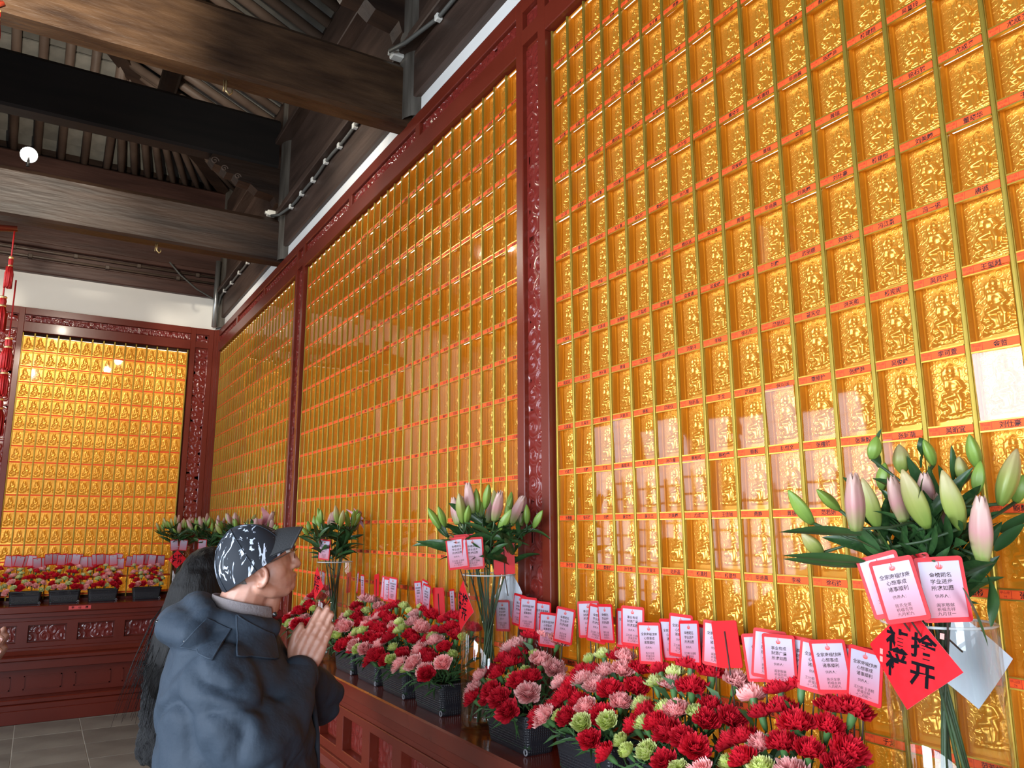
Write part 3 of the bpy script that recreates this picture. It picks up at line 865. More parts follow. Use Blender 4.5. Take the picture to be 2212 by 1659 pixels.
def arrangement(desc, x, y, rz, seed, ncol=(6, 6, 6, 5, 5), near=True, mix=(.56, .22, .22), skip=None):
    """one basket (desc names it) and the carnations standing in it"""
    rnd = random.Random(seed)
    root = empty('flower_basket', (x, y, LZ), rz, 'black woven '+desc, 'basket', 'woven baskets on the altar ledges')
    obj('basket_body', BK, root); obj('foam', FOAM, root)
    obj('eyelet', EYE, root, (.124, -.055, .012))
    M = Matrix.Translation((x, y, LZ)) @ Matrix.Rotation(rz, 4, 'Z')
    k = 0
    for rr, nc in enumerate(ncol):
        for c in range(nc):
            X = (-.155+.31*(c+.5*(rr % 2)*.9+.25)/(nc))*(1.0) + rnd.uniform(-.014, .014)
            Y = -.112+.048*rr + rnd.uniform(-.012, .012)
            Z = .165+.040*rr + rnd.uniform(-.016, .02) - .10*(abs(X)/.16)**2*.35
            d = Vector((.75*X/.16+rnd.uniform(-.2, .2), -.85+.24*rr+rnd.uniform(-.2, .2), 1)).normalized()
            u = rnd.random()
            cn = 'red' if u < mix[0] else ('pink' if u < mix[0]+mix[1] else 'green')
            top = Vector((X, Y, Z))
            foot = Vector((X*.62, Y*.38, .085))
            q = (d*.75+(top-foot).normalized()*.25).normalized().to_track_quat('Z', 'Y')
            word = cn
            base = top-d*.03
            lab = '%s carnation, %s from left in the %s row, %s' % (word, ('first', 'second', 'third', 'fourth', 'fifth', 'sixth')[c], ('front', 'second', 'middle', 'fourth', 'back')[rr], desc); grp = '%s carnations in the %s' % (word, desc)
            q2 = (base-foot).normalized().to_track_quat('Z', 'Y')
            Lz = (base-foot).length
            if near:
                e = empty('carnation', M @ top, 0, lab, 'carnation', grp)
                e.rotation_euler = (rz_quat(rz) @ q @ Euler((0, 0, rnd.uniform(0, 6))).to_quaternion()).to_euler()
                inv = (Matrix.Translation(M @ top) @ e.rotation_euler.to_matrix().to_4x4()).inverted()
                o = obj('bloom', BL[cn][rnd.randrange(3)], e)
                s = obj('stem', ST[rnd.randrange(4)], e)
                s.matrix_local = inv @ M @ (Matrix.Translation(base) @ q2.to_matrix().to_4x4() @ Matrix.Diagonal((1, 1, Lz, 1)))
            else:
                FAR.append((cn, rnd.randrange(3), Matrix.Translation(M @ top) @ (rz_quat(rz) @ q @ Euler((0, 0, rnd.uniform(0, 6))).to_quaternion()).to_matrix().to_4x4()))
            k += 1
    return root
def rz_quat(rz): return Euler((0, 0, rz)).to_quaternion()
# leafy filler seen between the stems of each basket
MAINB = [('basket at the right edge', -1.80, (5, 5, 4, 4, 3)),
         ('basket nearest the camera', -1.085, (6, 6, 6, 5, 5)),
         ('second nearest basket', -.755, (6, 6, 6, 5, 5)),
         ('third nearest basket', -.42, (6, 6, 6, 5, 5)),
         ('basket right of the middle lilies', -.005, (6, 6, 5, 5, 4)),
         ('basket left of the middle lilies', .59, (6, 6, 6, 5, 5)),
         ('second basket left of the middle lilies', .94, (6, 6, 6, 5, 5)),
         ('third basket left of the middle lilies', 1.255, (6, 6, 6, 5, 4)),
         ('basket behind the praying hands', 1.57, (6, 6, 6, 5, 4)),
         ('basket before the man\'s face', 2.33, (6, 6, 6, 5, 4))]
for i, (d, y, nc) in enumerate(MAINB):
    arrangement(d, -.172, y, RZM, 100+i, nc)
BACKB = [('flower box at the left edge', -1.945), ('first end-wall flower box from left', -1.62), ('second end-wall flower box from left', -1.30),
         ('third end-wall flower box from left', -.972), ('fourth end-wall flower box from left', -.58)]
for i, (d, x) in enumerate(BACKB):
    arrangement(d, x, 6.505, 0, 200+i, (6, 6, 5, 5, 4), near=False, mix=(.5, .26, .24))
arrangement('basket in the corner beside the end-wall lily vase', -.19, 6.02, RZM, 300, (5, 5, 5, 4, 3), near=False)

b = MB()
for (cn, k, MM) in FAR:
    me = BL[cn][k]; mo = {'red': 0, 'pink': 1, 'green': 2}[cn]
    nb = len(b.v); b.v += [tuple(MM @ v.co) for v in me.vertices]
    b.f += [tuple(i+nb for i in p.vertices) for p in me.polygons]; b.m += [mo if p.material_index == 0 else 3 for p in me.polygons]; b.sm += [True]*len(me.polygons)
o = b.build('carnations', [P_red, P_pink, P_green, M_calyx])
tag(o, 'red, pink and pale green carnations massed in the end-wall flower boxes', 'carnations', kind='stuff')

# ------------------------------------------------------------------ prayer cards on sticks
def paper_mat():
    m, nt, b = new_mat('printed_card_paper'); b.inputs['Roughness'].default_value = .35
    tc = nt.nodes.new('ShaderNodeTexCoord'); sp = nt.nodes.new('ShaderNodeSeparateXYZ'); lnk(nt, tc.outputs['Object'], sp.inputs[0])
    mr = nt.nodes.new('ShaderNodeMapRange'); mr.inputs[1].default_value = -.05; mr.inputs[2].default_value = .05; lnk(nt, sp.outputs['Z'], mr.inputs[0])
    cr = nt.nodes.new('ShaderNodeValToRGB'); e = cr.color_ramp.elements
    e[0].color = (.50, .11, .15, 1); e[0].position = .0; e[1].color = (.42, .37, .46, 1); e[1].position = .85
    x = cr.color_ramp.elements.new(.45); x.color = (.45, .23, .31, 1)
    lnk(nt, mr.outputs[0], cr.inputs[0]); lnk(nt, cr.outputs[0], b.inputs['Base Color'])
    return m
M_paper = paper_mat()
M_holder = mat('red_plastic_holder', (.55, .007, .013), .4, spec=.3)
M_emblem = mat('red_print', (.62, .06, .05), .5)
M_stick = mat('dark_stick', (.05, .03, .025), .6)
CW, CH = .076, .110
def rrect(w, h, r, y, n=3):
    v = []
    for (sx, sy, a0) in ((1, 1, 0), (-1, 1, 90), (-1, -1, 180), (1, -1, 270)):
        for k in range(n+1):
            a = R(a0+90*k/n); v.append((sx*(w/2-r)+r*math.cos(a), y, sy*(h/2-r)+r*math.sin(a)))
    return v
def slab(b, w, h, r, y0, y1, mi=0):
    a, c = rrect(w, h, r, y0), rrect(w, h, r, y1); n = len(a)
    b.add(a+c, [tuple(range(n))[::-1], tuple(range(n, 2*n))]+[(i, (i+1) % n, (i+1) % n+n, i+n) for i in range(n)], mi)
hb = MB(); slab(hb, CW, CH, .006, -.0009, .0009); HOLD = hb.mesh('card_holder', [M_holder])
pb = MB(); slab(pb, CW-.012, CH-.016, .001, -.0016, -.0009); PAP = pb.mesh('paper', [M_paper])
mb_ = MB()
for (x, w, h) in ((0, .0022, .016), (-.0035, .0022, .0085), (.0035, .0022, .0085), (-.0065, .0018, .006), (.0065, .0018, .006)):
    mb_.add([(x-w/2, -.0018, .030), (x+w/2, -.0018, .030), (x+w/2, -.0018, .030+h*.8), (x, -.0018, .030+h), (x-w/2, -.0018, .030+h*.8)], [(0, 1, 2, 3, 4)], 0)
mb_.add([(-.0065, -.0018, .029), (-.003, -.0018, .0265), (.003, -.0018, .0265), (.0065, -.0018, .029), (.0065, -.0018, .031), (-.0065, -.0018, .031)], [(0, 1, 2, 3, 4, 5)], 0)
mb_.v = [(x*.72, y, .0335+(z-.0265)*.72) for (x, y, z) in mb_.v]
EMB = mb_.mesh('emblem', [M_emblem])
sb_ = MB(); sb_.tube([(0, .002, .03), (0, .002, -.205)], .0018, 5); STK = sb_.mesh('stick', [M_stick])
sb_ = MB(); sb_.tube([(0, .002, .03), (0, .003, -.045), (0, .045, -.09), (0, .09, -.12)], .0018, 5); STK2 = sb_.mesh('stick', [M_stick])
WISH = ['全家康福健康\n心想事成\n诸事顺利', '金榜题名\n学业进步\n所求如愿', '事业有成\n财源广进\n所求如愿', '全家幸福健康\n心想事成\n诸事顺利']
GIVE = ['供养人：\n\n阖家敬献\n祈福吉祥\n九月廿一', '供养人：\n\n王仕桐 王语桐\n祈福吉祥\n十二月初一', '供养人：\n\n陈氏全家\n祈福吉祥\n九月初九']
def card(label, group, loc, yaw, roll, red, seed, stick=True, scale=1.0, letters=True):
    """a printed prayer card in a red holder; yaw turns its face"""
    rnd = random.Random(seed)
    root = empty('prayer_card', loc, 0, label, 'card', group)
    root.rotation_euler = Euler((R(rnd.uniform(-4, 4)), R(roll), yaw)).to_matrix().to_euler(); root.scale = (scale,)*3
    h = obj('card_holder', HOLD, root)
    if not red:
        p = obj('paper', PAP, root)
        obj('emblem', EMB, p)
        if letters:
            obj('lettering', text_mesh(rnd.choice(WISH), .0088, M_ink, line=1.25, bold=.0001), p, (0, -.0018, .0125))
            obj('lettering', text_mesh(rnd.choice(GIVE), .0070, M_ink, line=1.05), p, (0, -.0018, -.0265))
    else: root.rotation_euler[2] += PI
    if stick: obj('stick', STK if stick == 1 else STK2, root)
    return root
ORD = ['leftmost', 'second', 'third', 'fourth', 'fifth', 'sixth', 'seventh', 'eighth', 'ninth']
CARDS_MAIN= [[-0.085, 0.257, 1.345, 0], [-0.085, 0.121, 1.376, 0], [-0.085, 0.046, 1.372, 0], [-0.085, -0.009, 1.361, 0], [-0.085, -0.059, 1.329, 0], [-0.085, -0.172, 1.355, 0], [-0.085, -0.272, 1.382, 0], [-0.085, -0.33, 1.375, 0], [-0.085, -0.389, 1.383, 0], [-0.085, -0.453, 1.374, 0], [-0.085, -0.497, 1.385, 0], [-0.085, -0.582, 1.349, 0], [-0.085, -0.647, 1.364, 0], [-0.085, -0.693, 1.381, 0], [-0.085, -0.738, 1.369, 0], [-0.085, -0.779, 1.359, 0], [-0.085, -0.821, 1.375, 0], [-0.085, -0.866, 1.381, 1], [-0.085, -0.948, 1.359, 0], [-0.085, -0.984, 1.372, 0], [-0.085, -1.025, 1.367, 0], [-0.085, -1.072, 1.364, 0], [-0.085, -1.113, 1.362, 0], [-0.085, -1.161, 1.371, 0], [-0.085, -1.199, 1.362, 0], [-0.085, -1.231, 1.362, 0], [-0.085, 2.43, 1.36, 0], [-0.085, 2.34, 1.359, 0], [-0.085, 1.931, 1.369, 1], [-0.085, 1.759, 1.379, 0], [-0.085, 1.649, 1.371, 0], [-0.085, 1.515, 1.379, 1], [-0.085, 1.385, 1.373, 0], [-0.085, 1.326, 1.368, 0], [-0.085, 1.247, 1.378, 0], [-0.085, 1.004, 1.373, 0], [-0.085, 0.917, 1.383, 0], [-0.085, 0.869, 1.367, 0], [-0.085, 0.795, 1.357, 1], [-0.085, 0.665, 1.359, 0]]
CARDS_BACK= [[-1.782, 6.6, 1.363], [-1.726, 6.6, 1.366], [-1.697, 6.6, 1.361], [-1.656, 6.6, 1.36], [-1.599, 6.6, 1.363], [-1.552, 6.6, 1.339], [-1.514, 6.6, 1.338], [-1.459, 6.6, 1.374], [-1.396, 6.6, 1.378], [-1.353, 6.6, 1.367], [-1.311, 6.6, 1.371], [-1.267, 6.6, 1.365], [-1.229, 6.6, 1.369], [-1.198, 6.6, 1.364], [-1.161, 6.6, 1.343], [-1.1, 6.6, 1.342], [-1.054, 6.6, 1.365], [-1.018, 6.6, 1.364], [-0.977, 6.6, 1.359], [-0.937, 6.6, 1.358], [-0.901, 6.6, 1.357], [-0.856, 6.6, 1.366], [-0.834, 6.6, 1.321], [-0.749, 6.6, 1.339], [-0.695, 6.6, 1.352], [-0.657, 6.6, 1.351], [-0.616, 6.6, 1.355], [-0.578, 6.6, 1.355], [-0.544, 6.6, 1.349], [-0.501, 6.6, 1.343], [-0.458, 6.6, 1.342]]
BUDS_R= [([-0.291, -1.283, 1.668], [-0.338, -1.268, 1.733], 'g'), ([-0.249, -1.314, 1.694], [-0.291, -1.297, 1.734], 'g'), ([-0.346, -1.414, 1.656], [-0.359, -1.426, 1.751], 'p'), ([-0.202, -1.359, 1.66], [-0.236, -1.359, 1.754], 'y'), ([-0.206, -1.361, 1.791], [-0.201, -1.374, 1.836], 'g'), ([-0.133, -1.376, 1.766], [-0.144, -1.382, 1.822], 'y'), ([-0.218, -1.423, 1.673], [-0.245, -1.424, 1.75], 'p'), ([-0.218, -1.468, 1.66], [-0.267, -1.461, 1.763], 'y'), ([-0.12, -1.416, 1.696], [-0.135, -1.422, 1.761], 'p'), ([-0.1, -1.422, 1.779], [-0.123, -1.42, 1.829], 'g'), ([-0.186, -1.51, 1.657], [-0.225, -1.509, 1.76], 'y'), ([-0.12, -1.446, 1.616], [-0.147, -1.452, 1.718], 'p'), ([-0.067, -1.488, 1.77], [-0.088, -1.489, 1.834], 'g'), ([-0.107, -1.501, 1.722], [-0.107, -1.514, 1.781], 'g'), ([-0.111, -1.541, 1.699], [-0.095, -1.573, 1.799], 'y'), ([-0.191, -1.544, 1.606], [-0.204, -1.558, 1.709], 'p'), ([0.042, -1.493, 1.708], [0.05, -1.509, 1.761], 'g'), ([-0.136, -1.332, 1.734], [-0.136, -1.344, 1.789], 'g'), ([-0.049, -1.447, 1.749], [-0.061, -1.45, 1.796], 'y'), ([-0.253, -1.27, 1.611], [-0.291, -1.255, 1.65], 'y')]
LEAVES_R= [[[-0.301, -1.392, 1.648], [-0.363, -1.356, 1.657], [-0.429, -1.315, 1.653]], [[-0.255, -1.359, 1.589], [-0.318, -1.322, 1.595], [-0.386, -1.283, 1.604]], [[-0.271, -1.375, 1.598], [-0.33, -1.341, 1.606], [-0.403, -1.298, 1.611]], [[-0.258, -1.541, 1.562], [-0.234, -1.546, 1.517], [-0.213, -1.548, 1.466]], [[-0.142, -1.52, 1.58], [-0.125, -1.522, 1.54], [-0.126, -1.509, 1.484]], [[-0.086, -1.523, 1.652], [-0.065, -1.537, 1.66], [-0.039, -1.56, 1.693]], [[-0.25, -1.39, 1.61], [-0.266, -1.384, 1.627], [-0.292, -1.378, 1.669]], [[-0.193, -1.352, 1.714], [-0.217, -1.341, 1.731], [-0.251, -1.327, 1.758]], [[-0.1, -1.408, 1.713], [-0.127, -1.401, 1.758], [-0.147, -1.398, 1.798]], [[-0.172, -1.355, 1.777], [-0.184, -1.357, 1.822], [-0.176, -1.369, 1.853]], [[-0.121, -1.409, 1.775], [-0.118, -1.421, 1.82], [-0.131, -1.416, 1.833]], [[-0.062, -1.431, 1.713], [-0.059, -1.445, 1.766], [-0.076, -1.446, 1.819]], [[-0.132, -1.535, 1.62], [-0.114, -1.551, 1.644], [-0.091, -1.57, 1.668]]]

def nearest(y):
    return min(MAINB, key=lambda q: abs(q[1]-y))[0]
byb = {}
for c in CARDS_MAIN: byb.setdefault(nearest(c[1]), []).append(c)
rnd = random.Random(77)
for d, lst in byb.items():
    lst.sort(key=lambda q: -q[1])
    for i, (x, y, z, red) in enumerate(lst):
        lab = '%s prayer card%s in the %s' % (ORD[i], '' if i == 0 else ' from the left', d)
        face = math.atan2(CAM.y-y, CAM.x-x)+PI/2       # facing the camera side of the room
        near = y < .4
        kf = .55 if y < -.9 else (.18 if near else -.05)
        yaw = (kf*face+(1-kf)*RZM) + rnd.gauss(0, .12 if near else .2)
        card(lab, 'prayer cards on sticks in the baskets', (x-.012*(i % 3), y, z), yaw, rnd.uniform(-7, 9), red, 500+int(abs(y)*1000), letters=True)
byb = {}
for c in CARDS_BACK: byb.setdefault(min(BACKB[1:], key=lambda q: abs(q[1]-c[0]))[0], []).append(c)
for d, lst in byb.items():
    lst.sort(key=lambda q: q[0])
    for i, (x, y, z) in enumerate(lst):
        card('%s small prayer card%s in the %s' % (ORD[i], '' if i == 0 else ' counted from left', d), 'prayer cards on the end wall', (x, y-.012*(i % 3), z), rnd.gauss(.1, .15), rnd.uniform(-8, 10), 0, 900+i, letters=False)
# ------------------------------------------------------------------ lilies in glass cylinders
def vase_glass():
    m = bpy.data.materials.new('vase_glass'); m.use_nodes = True
    nt = m.node_tree; nt.nodes.clear()
    out = nt.nodes.new('ShaderNodeOutputMaterial'); mx = nt.nodes.new('ShaderNodeMixShader')
    tr = nt.nodes.new('ShaderNodeBsdfTransparent'); tr.inputs[0].default_value = (.96, .97, .97, 1)
    gl = nt.nodes.new('ShaderNodeBsdfGlossy'); gl.inputs['Roughness'].default_value = .02
    lw = nt.nodes.new('ShaderNodeLayerWeight'); lw.inputs[0].default_value = .5
    pw = nt.nodes.new('ShaderNodeMath'); pw.operation = 'POWER'; pw.inputs[1].default_value = 4.0; lnk(nt, lw.outputs['Facing'], pw.inputs[0])
    fr = nt.nodes.new('ShaderNodeMath'); fr.operation = 'MULTIPLY_ADD'; fr.inputs[1].default_value = .45; fr.inputs[2].default_value = .05; lnk(nt, pw.outputs[0], fr.inputs[0])
    lnk(nt, fr.outputs[0], mx.inputs[0]); lnk(nt, tr.outputs[0], mx.inputs[1]); lnk(nt, gl.outputs[0], mx.inputs[2]); lnk(nt, mx.outputs[0], out.inputs[0])
    return m
M_glass = vase_glass()
M_rimglass = mat('glass_edge', (.75, .78, .78), .15, spec=.7)  # whitish colour paints the highlight along the clear vase rim
M_rimglass.node_tree.nodes['Principled BSDF'].inputs['Alpha'].default_value = .45
M_water = vase_glass(); M_water.name = 'vase_water'
def bud_mat(name, base, mid, tip, L=.11):
    m, nt, b = new_mat(name); b.inputs['Roughness'].default_value = .42
    b.inputs['Subsurface Weight'].default_value = .0
    tc = nt.nodes.new('ShaderNodeTexCoord'); sp = nt.nodes.new('ShaderNodeSeparateXYZ'); lnk(nt, tc.outputs['Object'], sp.inputs[0])
    n = nt.nodes.new('ShaderNodeTexNoise'); n.inputs['Scale'].default_value = 40
    mp = nt.nodes.new('ShaderNodeMapping'); mp.inputs['Scale'].default_value = (2.5, 2.5, .25); lnk(nt, tc.outputs['Object'], mp.inputs[0]); lnk(nt, mp.outputs[0], n.inputs['Vector'])
    a = nt.nodes.new('ShaderNodeMath'); a.operation = 'MULTIPLY_ADD'; a.inputs[1].default_value = .03; lnk(nt, n.outputs[0], a.inputs[0]); lnk(nt, sp.outputs['Z'], a.inputs[2])
    mr = nt.nodes.new('ShaderNodeMapRange'); mr.inputs[1].default_value = .015; mr.inputs[2].default_value = L+.015; lnk(nt, a.outputs[0], mr.inputs[0])
    cr = nt.nodes.new('ShaderNodeValToRGB'); e = cr.color_ramp.elements
    e[0].color = (*base, 1); e[0].position = .05; e[1].color = (*tip, 1); e[1].position = .95
    x = e.new(.5); x.color = (*mid, 1)
    lnk(nt, mr.outputs[0], cr.inputs[0]); lnk(nt, cr.outputs[0], b.inputs['Base Color'])
    return m
MB_g = bud_mat('green_bud', (.12, .22, .035), (.20, .31, .05), (.15, .26, .04))
MB_y = bud_mat('yellow_green_bud', (.15, .24, .04), (.27, .30, .07), (.42, .34, .16))
MB_p = bud_mat('pink_bud', (.20, .27, .07), (.46, .22, .21), (.52, .33, .27))
MB_f = bud_mat('pink_lily_petal', (.62, .62, .42), (.80, .30, .42), (.86, .58, .62))
M_leaf = mat('lily_leaf', (.020, .060, .018), .34, c2=(.038, .095, .026), scale=14, spec=.5, rvar=.2)
M_lstem = mat('lily_stem', (.045, .09, .03), .45, c2=(.03, .055, .025), scale=10)

def bud_mesh(name, m, L=.11, Rm=.0195, opening=0.0, seed=1):
    rnd = random.Random(seed); b = MB()
    N, S_ = 24, 12
    v = []; f = []
    for i in range(S_+1):
        t = i/S_
        if opening: r = Rm*(.32+.68*math.sin(PI*min(1, t*.88+.10))**.8) * (1+.35*opening*max(0, t-.75)*4)
        else: r = Rm*max(.05, math.sin(PI*(t*.93+.055))**.72)*(1-.18*t)
        for k in range(N):
            a = 2*PI*k/N
            lobe = 1+.10*math.cos(3*a)+.06*math.cos(6*a)
            z = L*t
            if opening and i >= S_-2: z += (.007*(i-S_+2)/2)*(abs(math.sin(3*a))*2-1)
            v.append((r*lobe*math.cos(a), r*lobe*math.sin(a), z))
    for i in range(S_):
        for k in range(N): f.append((i*N+k, i*N+(k+1) % N, (i+1)*N+(k+1) % N, (i+1)*N+k))
    f.append(tuple(range(N))[::-1])
    if not opening: f.append(tuple(S_*N+k for k in range(N)))
    b.add(v, f, 0, True)
    return b.mesh(name, [m])
def open_lily(name, m):
    b = MB()
    for k in range(6):
        a0 = k*PI/3; w = .020 if k % 2 else .016
        def fn(i, j, a0=a0, w=w):
            t = j; x = (i-.5)*2
            rad = .006+.028*t+.045*t*t*t; z = .085*math.sin(min(1, t*1.15)*PI*.52)-.030*max(0, t-.62)**1.3*2.2
            ww = w*math.sin(PI*(t*.9+.06))**.8*x
            p = Vector((rad-.006*x*x*math.sin(PI*t), ww, z))
            return Matrix.Rotation(a0, 3, 'Z') @ p
        b.grid(4, 10, fn, 0, True)
    for k in range(5):
        a = k*1.26; b.tube([(0, 0, .01), (.012*math.cos(a), .012*math.sin(a), .075)], .0012, 4)
    return b.mesh(name, [m])
BUD = {'g': [bud_mesh('bud', MB_g, .095, .0165, 0, 1), bud_mesh('bud', MB_g, .08, .0145, 0, 2)],
       'y': [bud_mesh('bud', MB_y, .118, .0205, 0, 3), bud_mesh('bud', MB_y, .105, .018, 0, 4)],
       'p': [bud_mesh('bud', MB_p, .112, .0190, .35, 5), bud_mesh('bud', MB_p, .108, .0185, .6, 6)],
       'f': [open_lily('open_flower', MB_f)]}
BUDL = {'g': (.095, .08), 'y': (.118, .105), 'p': (.112, .108), 'f': (.085,)}
def leaf_curve(b, pts, w, tilt=0.0):
    """blade along three points with a lanceolate outline and a folded midrib"""
    p0, p1, p2 = [Vector(p) for p in pts]
    up_ = Vector((0, 0, 1))
    def fn(i, j):
        t = j; x = (i-.5)*2
        P = p0*(1-t)**2+p1*2*t*(1-t)+p2*t*t
        d = ((p1-p0)*(1-t)+(p2-p1)*t).normalized()
        s = d.cross(up_)
        s = s.normalized() if s.length > .05 else Vector((.85, -.5, 0))
        n = s.cross(d)
        ww = w*(math.sin(PI*min(1, .04+t*.96))**.75)*(1.15-.5*t)
        s2 = s*math.cos(tilt)+n*math.sin(tilt); n2 = n*math.cos(tilt)-s*math.sin(tilt)
        return P + s2*x*ww + n2*abs(x)*ww*.35
    b.grid(4, 9, fn, 0, True)
def leaf_unit(droop, seed):
    b = MB(); leaf_curve(b, [(0, 0, 0), (.55, 0, .25-.1*droop), (1, 0, .25-.55*droop)], .115)
    return b.mesh('leaf', [M_leaf])
LEAF = [leaf_unit(d, 1) for d in (-.2, .2, .6, 1.0)]

def vase(name_label, cx, cy, rad, rim_z):
    root = empty('glass_vase', (cx, cy, LZ), 0, name_label, 'vase', 'glass cylinder vases of lilies')
    hh = rim_z-LZ
    b = MB(); b.lathe([(.0, .004), (rad*.96, .004), (rad, .012), (rad, hh), (rad-.004, hh+.001), (rad-.005, hh-.002), (rad-.005, .022), (0, .022)], 40, 0)
    b.build('glass', M_glass, root)
    b = MB(); b.tube([((rad-.002)*math.cos(k*PI/20), (rad-.002)*math.sin(k*PI/20), hh) for k in range(41)], .0028, 6, cap=False); b.build('rim', M_rimglass, root)
    b = MB(); b.lathe([(0, .024), (rad-.0075, .024), (rad-.0075, .075), (0, .075)], 32, 0); b.build('water', M_water, root)
    return root
M_dia = mat('red_gold_flecked_paper', (.62, .009, .016), .7, spec=.2, c2=(.68, .013, .022), scale=60, ramp=(.4, .7))
M_diaback = mat('white_paper_back', (.80, .82, .88), .6)
M_calli = mat('brush_ink', (.006, .006, .008), .9, spec=.1)
M_seal = mat('pale_seal_print', (.80, .30, .26), .6)
def diamond(label, cx, cy, rad, zc, nrm, half=.090, roll=R(-8), back=False, bend=2, letters=True):
    """square red paper set on its corner and pasted round the vase"""
    root = empty('paper_sign', (cx, cy, zc), 0, label, 'paper sign', 'diamond papers on the lily vases')
    th0 = math.atan2(nrm[1], nrm[0]) - R(bend)*1.0
    ctr = Vector((nrm[0], nrm[1], 0))*(rad+.004)
    CR = .26
    def wrap(u, v, dr):
        c, s = math.cos(roll), math.sin(roll); uu, vv = u*c-v*s, u*s+v*c
        a = th0+uu/CR; r = CR+dr
        return (ctr.x+r*math.cos(a)-CR*math.cos(th0), ctr.y+r*math.sin(a)-CR*math.sin(th0), vv)
    b = MB()
    b.grid(12, 12, lambda i, j: wrap((i-j)*half, (i+j-1)*half, .0), 0, True)
    b.grid(12, 12, lambda i, j: wrap((i-j)*half, (i+j-1)*half, -.0006), 1, True, flip=True)
    b.build('paper', [M_diaback, M_dia] if back else [M_dia, M_diaback], root)
    if letters:
        for (ch, u, v) in (('禎', -.026, .022), ('祥', -.026, -.024), ('捨', .026, .024), ('开', .026, -.026)):
            tm_ = text_mesh(ch, .047*half/.094, M_calli, bold=.0012)
            vv = [wrap(p.co.x+u*half/.094, p.co.z+v*half/.094, .0008) for p in tm_.vertices]
            bb_ = MB(); bb_.add(vv, [tuple(p.vertices) for p in tm_.polygons], 0); bb_.build('character', M_calli, root)
        for (u, v) in ((.055, .052), (-.058, -.004), (-.058, -.018)):
            bb_ = MB(); bb_.add([wrap(u+a*.0035, v+c*.005, .0008) for (a, c) in ((-1, -1), (1, -1), (1, 1), (-1, 1))], [(0, 1, 2, 3)], 0)
            bb_.build('seal', M_seal, root)
    return root

def bud_at(parent, kind, base, tip, inv, rnd):
    base, tip = Vector(base), Vector(tip)
    k = rnd.randrange(len(BUD[kind]))
    L = (tip-base).length
    q = (tip-base).normalized().to_track_quat('Z', 'Y')
    o = obj('open_flower' if kind == 'f' else 'bud', BUD[kind][k], parent)
    s = L/BUDL[kind][k]
    o.matrix_local = inv @ Matrix.Translation(base) @ (q @ Euler((0, 0, rnd.uniform(0, 6))).to_quaternion()).to_matrix().to_4x4() @ Matrix.Diagonal((max(s, .82),)*2+(s, 1))
    return o
def leaf_at(parent, base, dirv, L, droop, inv, rnd):
    d = Vector(dirv).normalized()
    yaw = math.atan2(d.y, d.x); pit = math.asin(max(-1, min(1, d.z)))
    o = obj('leaf', LEAF[min(3, int(droop*4))], parent)
    o.matrix_local = inv @ Matrix.Translation(Vector(base)) @ Euler((rnd.uniform(-1.3, 1.3), -pit*.8, yaw)).to_matrix().to_4x4() @ Matrix.Diagonal((L, L*rnd.uniform(.8, 1.15), L, 1))
def lily_stalk(label, group, foot, rim, top, buds, leaves, rnd):
    foot, rim, top = Vector(foot), Vector(rim), Vector(top)
    root = empty('lily', foot, 0, label, 'lily', group)
    inv = Matrix.Translation(-foot)
    b = MB(); pts = []
    for k in range(13):
        t = k/12
        P = foot*(1-t)**2+(rim*2-(foot+top)*.5)*2*t*(1-t)+top*t*t
        pts.append(P-foot)
    b.tube(pts, [.0036-.0010*k/12 for k in range(13)], 6, 0); b.build('stem', M_lstem, root)
    for (kind, bs, tp) in buds:
        bud_at(root, kind, bs, tp, inv, rnd)
        pb_ = MB(); m_ = (Vector(bs)+top)/2+Vector((0, 0, -.006)); pb_.tube([top-foot-Vector((0, 0, .004)), m_-foot, Vector(bs)-foot+(Vector(tp)-Vector(bs))*.03], [.003, .0026, .0036], 6); pb_.build('pedicel', M_lstem, root)
    for (bs, dv, L, dr) in leaves: leaf_at(root, bs, dv, L, dr, inv, rnd)
    return root
NTH = ['leftmost', 'second', 'third', 'fourth', 'fifth', 'sixth', 'seventh', 'eighth', 'ninth', 'tenth', 'eleventh', 'twelfth', 'thirteenth']
def number_lilies(made, where):
    made.sort(key=lambda q: q[0])
    for i, (_, o) in enumerate(made): o['label'] = '%s lily stalk%s by its tip in the %s' % (NTH[i], '' if i == 0 else ' from left', where)
def inside(P, lim=-.028):
    P = Vector(P)
    if P.x > lim: P = CAM+(P-CAM)*((lim-CAM.x)/(P.x-CAM.x))
    return P
